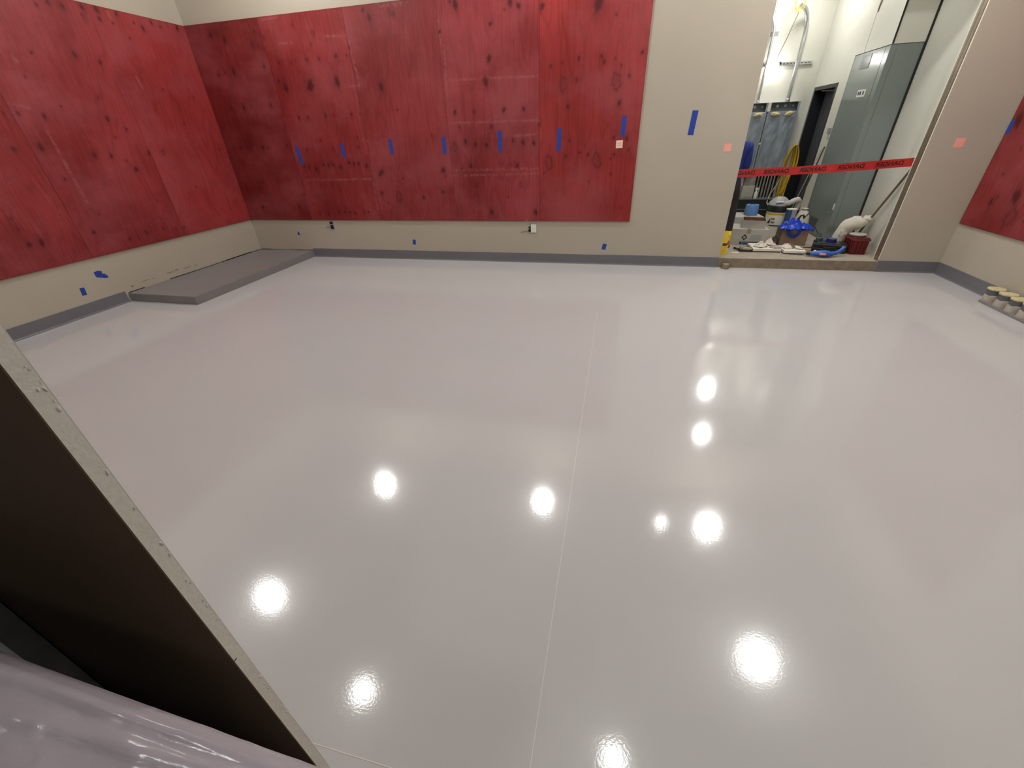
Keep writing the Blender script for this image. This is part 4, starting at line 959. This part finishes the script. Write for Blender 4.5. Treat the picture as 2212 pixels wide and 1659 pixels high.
def rough_tube(path, rad, amp, fr, seed, n=24, sub=5):
    P = [Vector(p) for p in path]; out = []; rr = []
    for i in range(len(P)-1):
        for k in range(sub):
            f_ = k/sub; p0 = P[max(i-1, 0)]; p3 = P[min(i+2, len(P)-1)]
            a = 0.5*((2*P[i])+(-p0+P[i+1])*f_+(2*p0-5*P[i]+4*P[i+1]-p3)*f_**2+(-p0+3*P[i]-3*P[i+1]+p3)*f_**3)
            out.append(a); rr.append(rad[i]*(1-f_)+rad[i+1]*f_)
    out.append(P[-1]); rr.append(rad[-1])
    mb = MB().tube(out, rr, n); nv = []
    for i, v in enumerate(mb.v):
        c = out[i//n]; d = Vector(v)-c; q = Vector(v)*fr+Vector((seed, seed*2, 0))
        nv.append(tuple(c+d*(1+amp*(noise.noise(q)+0.6*noise.noise(q*2.3)))))
    mb.v = nv; return mb
rough_tube(SP, SR, 0.22, 9, 4).build('sack_body', M_sack, sk, smooth=True)
q = MB().blob((3.255, 6.685, ZS+0.385), (0.055, 0.05, 0.04), 3, 0.45, 2.6, 9)
q.build('gathered_mouth', M_sack, sk, smooth=True)
pr = MB(); rnd = random.Random(4)
for k in range(5):
    pr.tube([(2.965+0.022*k+rnd.uniform(-.01, .01), 6.640-0.002*k, ZS+0.17+0.014*k+rnd.uniform(-.012, .012)+0.020*math.sin(j*1.1+k)) if False else (2.958+0.013*j+0.004*k, 6.643-0.0015*j, ZS+0.165+0.016*k+0.010*math.sin(j*1.7+k*2)) for j in range(5)], 0.0022, 4)
pr.build('scribbled_print', M_grey, sk)
t = thing('broom_handle', (3.26, 6.88, ZS), 'long wooden handle leaning on the cream wall behind the stud', 'pole')
MB().tube([(3.255, 6.90, ZS+0.002), (3.325, 6.16, 1.36)], 0.013, 10).build('handle', M_wood, t, smooth='angle')
t = thing('long_pole', (2.76, 7.93, ZS), 'dark thin pole leaning against the cabinet corner', 'pole')
MB().tube([(2.755, 7.93, ZS+0.001), (2.965, 8.00, 1.30)], 0.010, 8).build('shaft', M_pole, t)
t = thing('long_pole', (2.70, 7.98, ZS), 'pale thin pole leaning beside the dark pole', 'pole')
MB().tube([(2.700, 7.98, ZS+0.001), (2.975, 8.12, 1.26)], 0.006, 8).build('shaft', M_grey, t)

# yellow bag and bits by the left jamb
yb_ = thing('yellow_bag', (1.47, 6.26, ZS), 'yellow printed bag standing at the left jamb of the doorway', 'bag')
def bag_pt(u, v):      # u around 0..1, v up 0..1: gusseted bag pinched flat at the top, creased
    a = 2*math.pi*u; wx = 0.058*(1-0.10*v); wy = 0.042*(1-v**2.5)+0.003
    r_ = 1+0.16*noise.noise(Vector((math.cos(a)*2, math.sin(a)*2, v*5+3)))+0.10*noise.noise(Vector((math.cos(a)*5, math.sin(a)*5, v*11)))
    sx = math.copysign(abs(math.cos(a))**0.6, math.cos(a)); sy = math.copysign(abs(math.sin(a))**0.6, math.sin(a))
    return Vector((1.466+wx*sx*r_+0.012*v, 6.26+wy*sy*r_, ZS+0.001+0.29*v+(0.018*noise.noise(Vector((u*9, 1, 2))) if v > 0.95 else 0)))
nu, nv = 36, 22; vs = [bag_pt(i/nu, j/nv) for j in range(nv+1) for i in range(nu)]
fs = [(j*nu+i, j*nu+(i+1) % nu, (j+1)*nu+(i+1) % nu, (j+1)*nu+i) for j in range(nv) for i in range(nu)]+[tuple(range(nu-1, -1, -1)), tuple(range(nv*nu, nv*nu+nu))]
MB().add(vs, fs).build('bag_body', M_yelbag, yb_, smooth='angle')
def bag_patch(u0, u1, v0, v1, name, m):
    n_ = 6; P = [[bag_pt(u0+(u1-u0)*i/n_, v0+(v1-v0)*j/n_) for i in range(n_+1)] for j in range(n_+1)]
    vs = []
    for row in P:
        for p in row:
            d = Vector((p.x-1.466, p.y-6.26, 0)).normalized()*0.0012; vs.append(p+d)
    fs = [(j*(n_+1)+i, j*(n_+1)+i+1, (j+1)*(n_+1)+i+1, (j+1)*(n_+1)+i) for j in range(n_) for i in range(n_)]
    MB().add(vs, fs).build(name, m, yb_)
bag_patch(0.80, 0.97, 0.42, 0.60, 'red_print', M_redprint)
bag_patch(0.70, 0.80, 0.38, 0.50, 'dark_print', mat('dark_print', srgb(70, 60, 20), 0.6))
bag_patch(0.80, 0.86, 0.74, 0.82, 'green_print', mat('green_print', srgb(70, 100, 30), 0.6))
bag_patch(0.83, 0.97, 0.16, 0.30, 'pale_print', M_board)
tag(MB().box(1.60, 1.70, 6.30, 6.34, ZS, ZS+0.004, rot=0.2).build('paper_scrap', M_rag), 'flat paper scrap on the step beside the boots', 'paper')

# ------------------------------------------------------------------ person behind the left jamb
def skin_body(name, verts, edges, radii, m, parent, root=0, sub=2):
    me = bpy.data.meshes.new(name); me.from_pydata(verts, edges, [])
    o = bpy.data.objects.new(name, me); COL.objects.link(o)
    me.materials.append(m)
    s = o.modifiers.new('skin', 'SKIN'); s.use_smooth_shade = True
    for i, r in enumerate(radii):
        d = me.skin_vertices[0].data[i]; d.radius = (r, r) if not isinstance(r, tuple) else r; d.use_root = (i == root)
    b = o.modifiers.new('sub', 'SUBSURF'); b.levels = sub; b.render_levels = sub
    o.parent = parent; o.matrix_parent_inverse = Matrix.Translation(-Vector(parent.location))
    return o
PXc, PYc = 1.405, 6.58
ps = thing('person', (PXc, PYc, ZS), 'person in blue top and dark trousers standing behind the left doorway edge', 'person')
def P_(x, y, z): return (PXc+x, PYc+y, ZS+z)
# facing the far side of the electrical room (+y)
bv = [P_(0, 0, 0.86), P_(0, 0.01, 1.02), P_(0, 0.0, 1.18), P_(0, -0.01, 1.30), P_(0, 0.0, 1.38), P_(0, 0.02, 1.46), P_(0, 0.025, 1.53), P_(0, 0.02, 1.58),
      P_(0.09, 0, 0.80), P_(0.115, 0.01, 0.44), P_(0.125, -0.01, 0.07), P_(-0.09, 0, 0.80), P_(-0.10, 0.01, 0.44), P_(-0.11, -0.01, 0.07),
      P_(0.155, -0.01, 1.255), P_(0.185, -0.02, 1.02), P_(0.04, 0.20, 1.00), P_(-0.16, -0.01, 1.27), P_(-0.20, -0.02, 1.02), P_(-0.18, 0.10, 0.84)]
be = [(0, 1), (1, 2), (2, 3), (3, 4), (4, 5), (5, 6), (6, 7), (0, 8), (8, 9), (9, 10), (0, 11), (11, 12), (12, 13), (3, 14), (14, 15), (15, 16), (3, 17), (17, 18), (18, 19)]
br = [(0.14, 0.10), (0.13, 0.095), (0.145, 0.10), (0.14, 0.095), 0.055, 0.085, 0.088, 0.06, 0.092, 0.062, 0.045, 0.092, 0.062, 0.045, 0.058, 0.046, 0.033, 0.058, 0.046, 0.033]
body = skin_body('body', bv, be, br, M_skin, ps)
# clothing: separate shells over the same skeleton
tv_ = [bv[0], P_(0, 0.005, 1.02), bv[8], bv[9], bv[10], bv[11], bv[12], bv[13]]
skin_body('trousers', tv_, [(0, 1), (0, 2), (2, 3), (3, 4), (0, 5), (5, 6), (6, 7)], [(0.165, 0.12), (0.155, 0.115), 0.115, 0.095, 0.085, 0.115, 0.095, 0.085], M_denim, ps)
sv_ = [P_(0, 0.0, 0.76), P_(0, 0.01, 1.02), P_(0, 0.0, 1.18), P_(0, -0.01, 1.30), P_(0, -0.005, 1.355), bv[14], bv[15], P_(0.07, 0.17, 1.00), bv[17], bv[18], P_(-0.183, 0.08, 0.87)]
skin_body('shirt', sv_, [(0, 1), (1, 2), (2, 3), (3, 4), (3, 5), (5, 6), (6, 7), (3, 8), (8, 9), (9, 10)], [(0.19, 0.145), (0.175, 0.135), (0.182, 0.135), (0.175, 0.130), 0.095, 0.088, 0.066, 0.052, 0.088, 0.066, 0.052], M_shirt, ps)
MB().blob(P_(0, 0.01, 1.555), (0.092, 0.10, 0.085), 3, 0.06, 2.5, 2).build('hair', M_hair, ps, smooth=True)
fa = MB().blob(P_(0, 0.125, 1.51), (0.014, 0.022, 0.022), 2, 0.0, 1, 0)
fa.build('nose', M_skin, ps, smooth=True)
for s in (-1, 1):
    MB().blob(P_(0.034*s, 0.106, 1.535), (0.012, 0.008, 0.008), 2, 0, 1, 0).build('eye', M_ink, ps, smooth=True)
    MB().blob(P_(0.090*s, 0.02, 1.52), (0.010, 0.02, 0.03), 2, 0, 1, 0).build('ear', M_skin, ps, smooth=True)
MB().blob(P_(0, 0.110, 1.465), (0.024, 0.008, 0.005), 2, 0, 1, 0).build('mouth', M_crate, ps, smooth=True)
for s, wv in ((1, bv[16]), (-1, bv[19])):
    wv = Vector(wv); hv = [wv]; he = []; hr = [(0.026, 0.026)]
    pc = wv+Vector((0, 0.055, -0.035)); hv.append(pc); he.append((0, 1)); hr.append((0.036, 0.018))
    kn_ = wv+Vector((0, 0.085, -0.055))
    for k in range(4):
        b0 = kn_+Vector(((k-1.5)*0.019, 0, 0)); ln = (0.034, 0.040, 0.038, 0.030)[k]
        b1 = b0+Vector((0, ln*0.8, -ln*0.5)); b2 = b1+Vector((0, ln*0.35, -ln*0.75)); n0 = len(hv)
        hv += [b0, b1, b2]; he += [(1, n0), (n0, n0+1), (n0+1, n0+2)]; hr += [0.010, 0.0085, 0.0075]
    n0 = len(hv); hv += [wv+Vector((-0.030*s, 0.045, -0.03)), wv+Vector((-0.048*s, 0.075, -0.045)), wv+Vector((-0.045*s, 0.10, -0.065))]; he += [(0, n0), (n0, n0+1), (n0+1, n0+2)]; hr += [0.012, 0.010, 0.0085]
    skin_body('hand', [tuple(p) for p in hv], he, hr, M_skin, ps)
for (x, y, rot) in ((0.185, -0.155, -0.2), (0.335, -0.185, -1.35)):
    pass
def boot(px, py, rot, label):
    t = thing('boot', (px, py, ZS), label, 'boot', 'worn boots of the person'); t.parent = None
    return t
for (x, y, a) in ((0.150, -0.055, 1.25), (-0.12, 0.02, 1.8)):
    c = Vector(P_(x, y, 0)); Mr = Matrix.Translation(c) @ Matrix.Rotation(a, 4, 'Z')
    # boot along local +x: heel at -0.08, toe at 0.19
    sole = [(-0.085, -0.036), (-0.03, -0.042), (0.06, -0.040), (0.14, -0.046), (0.19, -0.03), (0.20, 0.0), (0.19, 0.03), (0.14, 0.046), (0.06, 0.040), (-0.03, 0.042), (-0.085, 0.036), (-0.097, 0)]
    q = MB().prism(sole, 0.001, 0.028); q.v = [tuple(Mr @ Vector((p[0], p[1], p[2]-0+0)) ) for p in q.v]
    q.build('sole', M_sole, ps, bevel=0.004)
    ub = MB().blob((0.06, 0, 0.050), (0.135, 0.044, 0.048), 3, 0.06, 2, 2, flat=-0.024); ub.blob((-0.04, 0, 0.09), (0.052, 0.046, 0.075), 3, 0.05, 2, 3)
    ub.v = [tuple(Mr @ Vector(p)) for p in ub.v]; ub.build('boot_upper', M_boot, ps, smooth=True)
sh = thing('loose_shoe', (1.76, 6.40, ZS), 'worn grey shoe with black sole beside the pale carton', 'shoe')
Mr = Matrix.Translation((1.765, 6.405, ZS)) @ Matrix.Rotation(-0.12, 4, 'Z') @ Matrix.Scale(0.62, 4)
q = MB().prism(sole, 0.001, 0.03); q.v = [tuple(Mr @ Vector(p)) for p in q.v]; q.build('sole', M_sole, sh, bevel=0.003)
ub = MB().blob((0.06, 0, 0.055), (0.130, 0.044, 0.040), 3, 0.1, 2, 2, flat=-0.024); ub.blob((-0.04, 0, 0.08), (0.050, 0.045, 0.055), 3, 0.1, 2, 3)
ub.v = [tuple(Mr @ Vector(p)) for p in ub.v]; ub.build('upper', M_boot, sh, smooth=True)
t = thing('black_strap', (1.70, 6.50, ZS), 'short black strap lying before the pale carton', 'strap')
MB().tube([(1.655, 6.475, ZS+0.03), (1.70, 6.455, ZS+0.022), (1.745, 6.46, ZS+0.014)], 0.014, 8).build('strap', M_blackp, t, smooth=True)

# ------------------------------------------------------------------ plastic sheeting in the foreground
def plastic_material():
    m = mat('poly_sheeting', srgb(184, 175, 181), 0.2, spec=0.6)
    nt = m.node_tree; L = nt.links; p = nt.nodes['Principled BSDF']; tc = nt.nodes['Texture Coordinate']
    n = nt.nodes.new('ShaderNodeTexNoise'); n.inputs['Scale'].default_value = 22; n.inputs['Detail'].default_value = 5; n.inputs['Distortion'].default_value = 0.8
    mp = nt.nodes.new('ShaderNodeMapping'); mp.inputs['Scale'].default_value = (1.0, 3.0, 1.0); mp.inputs['Rotation'].default_value = (0, 0, 0.25)
    L.new(tc.outputs['Object'], mp.inputs['Vector']); L.new(mp.outputs['Vector'], n.inputs['Vector'])
    b = nt.nodes.new('ShaderNodeBump'); b.inputs['Strength'].default_value = 0.3; b.inputs['Distance'].default_value = 0.003
    L.new(n.outputs['Fac'], b.inputs['Height']); L.new(b.outputs['Normal'], p.inputs['Normal'])
    p.inputs['Transmission Weight'].default_value = 0.12
    tr = nt.nodes.new('ShaderNodeBsdfTranslucent'); tr.inputs['Color'].default_value = srgb(190, 176, 180)
    mx = nt.nodes.new('ShaderNodeMixShader'); mx.inputs[0].default_value = 0.18
    out = nt.nodes['Material Output']; L.new(p.outputs['BSDF'], mx.inputs[1]); L.new(tr.outputs['BSDF'], mx.inputs[2]); L.new(mx.outputs['Shader'], out.inputs['Surface'])
    return m
M_poly = plastic_material()
pl = thing('plastic_sheeting', (-0.8, -0.2, 0.0), 'wrinkled translucent plastic sheeting draped over a stack in the foreground', 'plastic sheet')
X0, X1, Y0, Y1 = -1.25, -0.10, -0.55, 0.082
def top_h(x, y):
    h = 1.236-0.12*(x+0.55)
    e = Y1-y                                   # distance from the front hem
    h += 0.0035*math.exp(-((e-0.012)/0.004)**2)-0.003*math.exp(-((e-0.020+0.03*(x+0.35))/0.004)**2)+0.003*math.exp(-((e-0.030+0.06*(x+0.35))/0.005)**2)
    q = Vector((x*7.0, y*16.0, 1.3)); h += 0.0032*noise.noise(q)+0.0015*noise.noise(q*2.7)
    r = noise.noise(Vector((x*20+y*14, y*42-x*9, 4.4))); h += 0.006*max(0, 0.22-abs(r))
    r = noise.noise(Vector((x*33-y*10, y*60+x*16, 9.1))); h += 0.003*max(0, 0.16-abs(r))
    return h
vs = []; fs = []; nx, ny = 300, 160; sk_ = 14
grid = {}
for j in range(ny+1):
    for i in range(nx+1):
        x = X0+(X1-X0)*i/nx; y = Y0+(Y1-Y0)*j/ny
        z = top_h(x, y); e = min(X1-x, x-X0, y-Y0, Y1-y)
        if e < 0.02: z -= 0.02*(1-e/0.02)**2*0.8
        grid[i, j] = len(vs); vs.append((x, y, z))
for j in range(ny):
    for i in range(nx): fs.append((grid[i, j], grid[i+1, j], grid[i+1, j+1], grid[i, j+1]))
loop = [(i, 0) for i in range(nx)]+[(nx, j) for j in range(ny)]+[(i, ny) for i in range(nx, 0, -1)]+[(0, j) for j in range(ny, 0, -1)]
prev = [grid[k] for k in loop]; cnt = len(loop)
for s in range(1, sk_+1):
    cur = []
    for k, (i, j) in enumerate(loop):
        x, y, z = vs[grid[i, j]]; f_ = s/sk_; zz = z*(1-f_)+0.003*f_
        cxm, cym = (X0+X1)/2, (Y0+Y1)/2; fold = 0.014*math.sin(k*0.16)*f_+0.006*noise.noise(Vector((k*0.1, s*0.4, 2)))
        nx_, ny_ = ((1 if i == nx else -1 if i == 0 else 0), (1 if j == ny else -1 if j == 0 else 0))
        if ny_ > 0: fold = fold*0.35-0.006*f_
        cur.append(len(vs)); vs.append((x+nx_*fold, y+ny_*fold, zz))
    for k in range(cnt): fs.append((prev[k], cur[k], cur[(k+1) % cnt], prev[(k+1) % cnt]))
    prev = cur
po = MB().add(vs, fs).build('sheet', M_poly, pl, smooth=True)

for o in bpy.data.objects:
    if o.name.split('.')[0] in ('sealant_line', 'screw', 'knockout', 'louvre', 'slot', 'scuff_mark', 'printed_mark', 'band_lettering', 'scribbled_print', 'lettering'):
        o['kind'] = 'stuff'
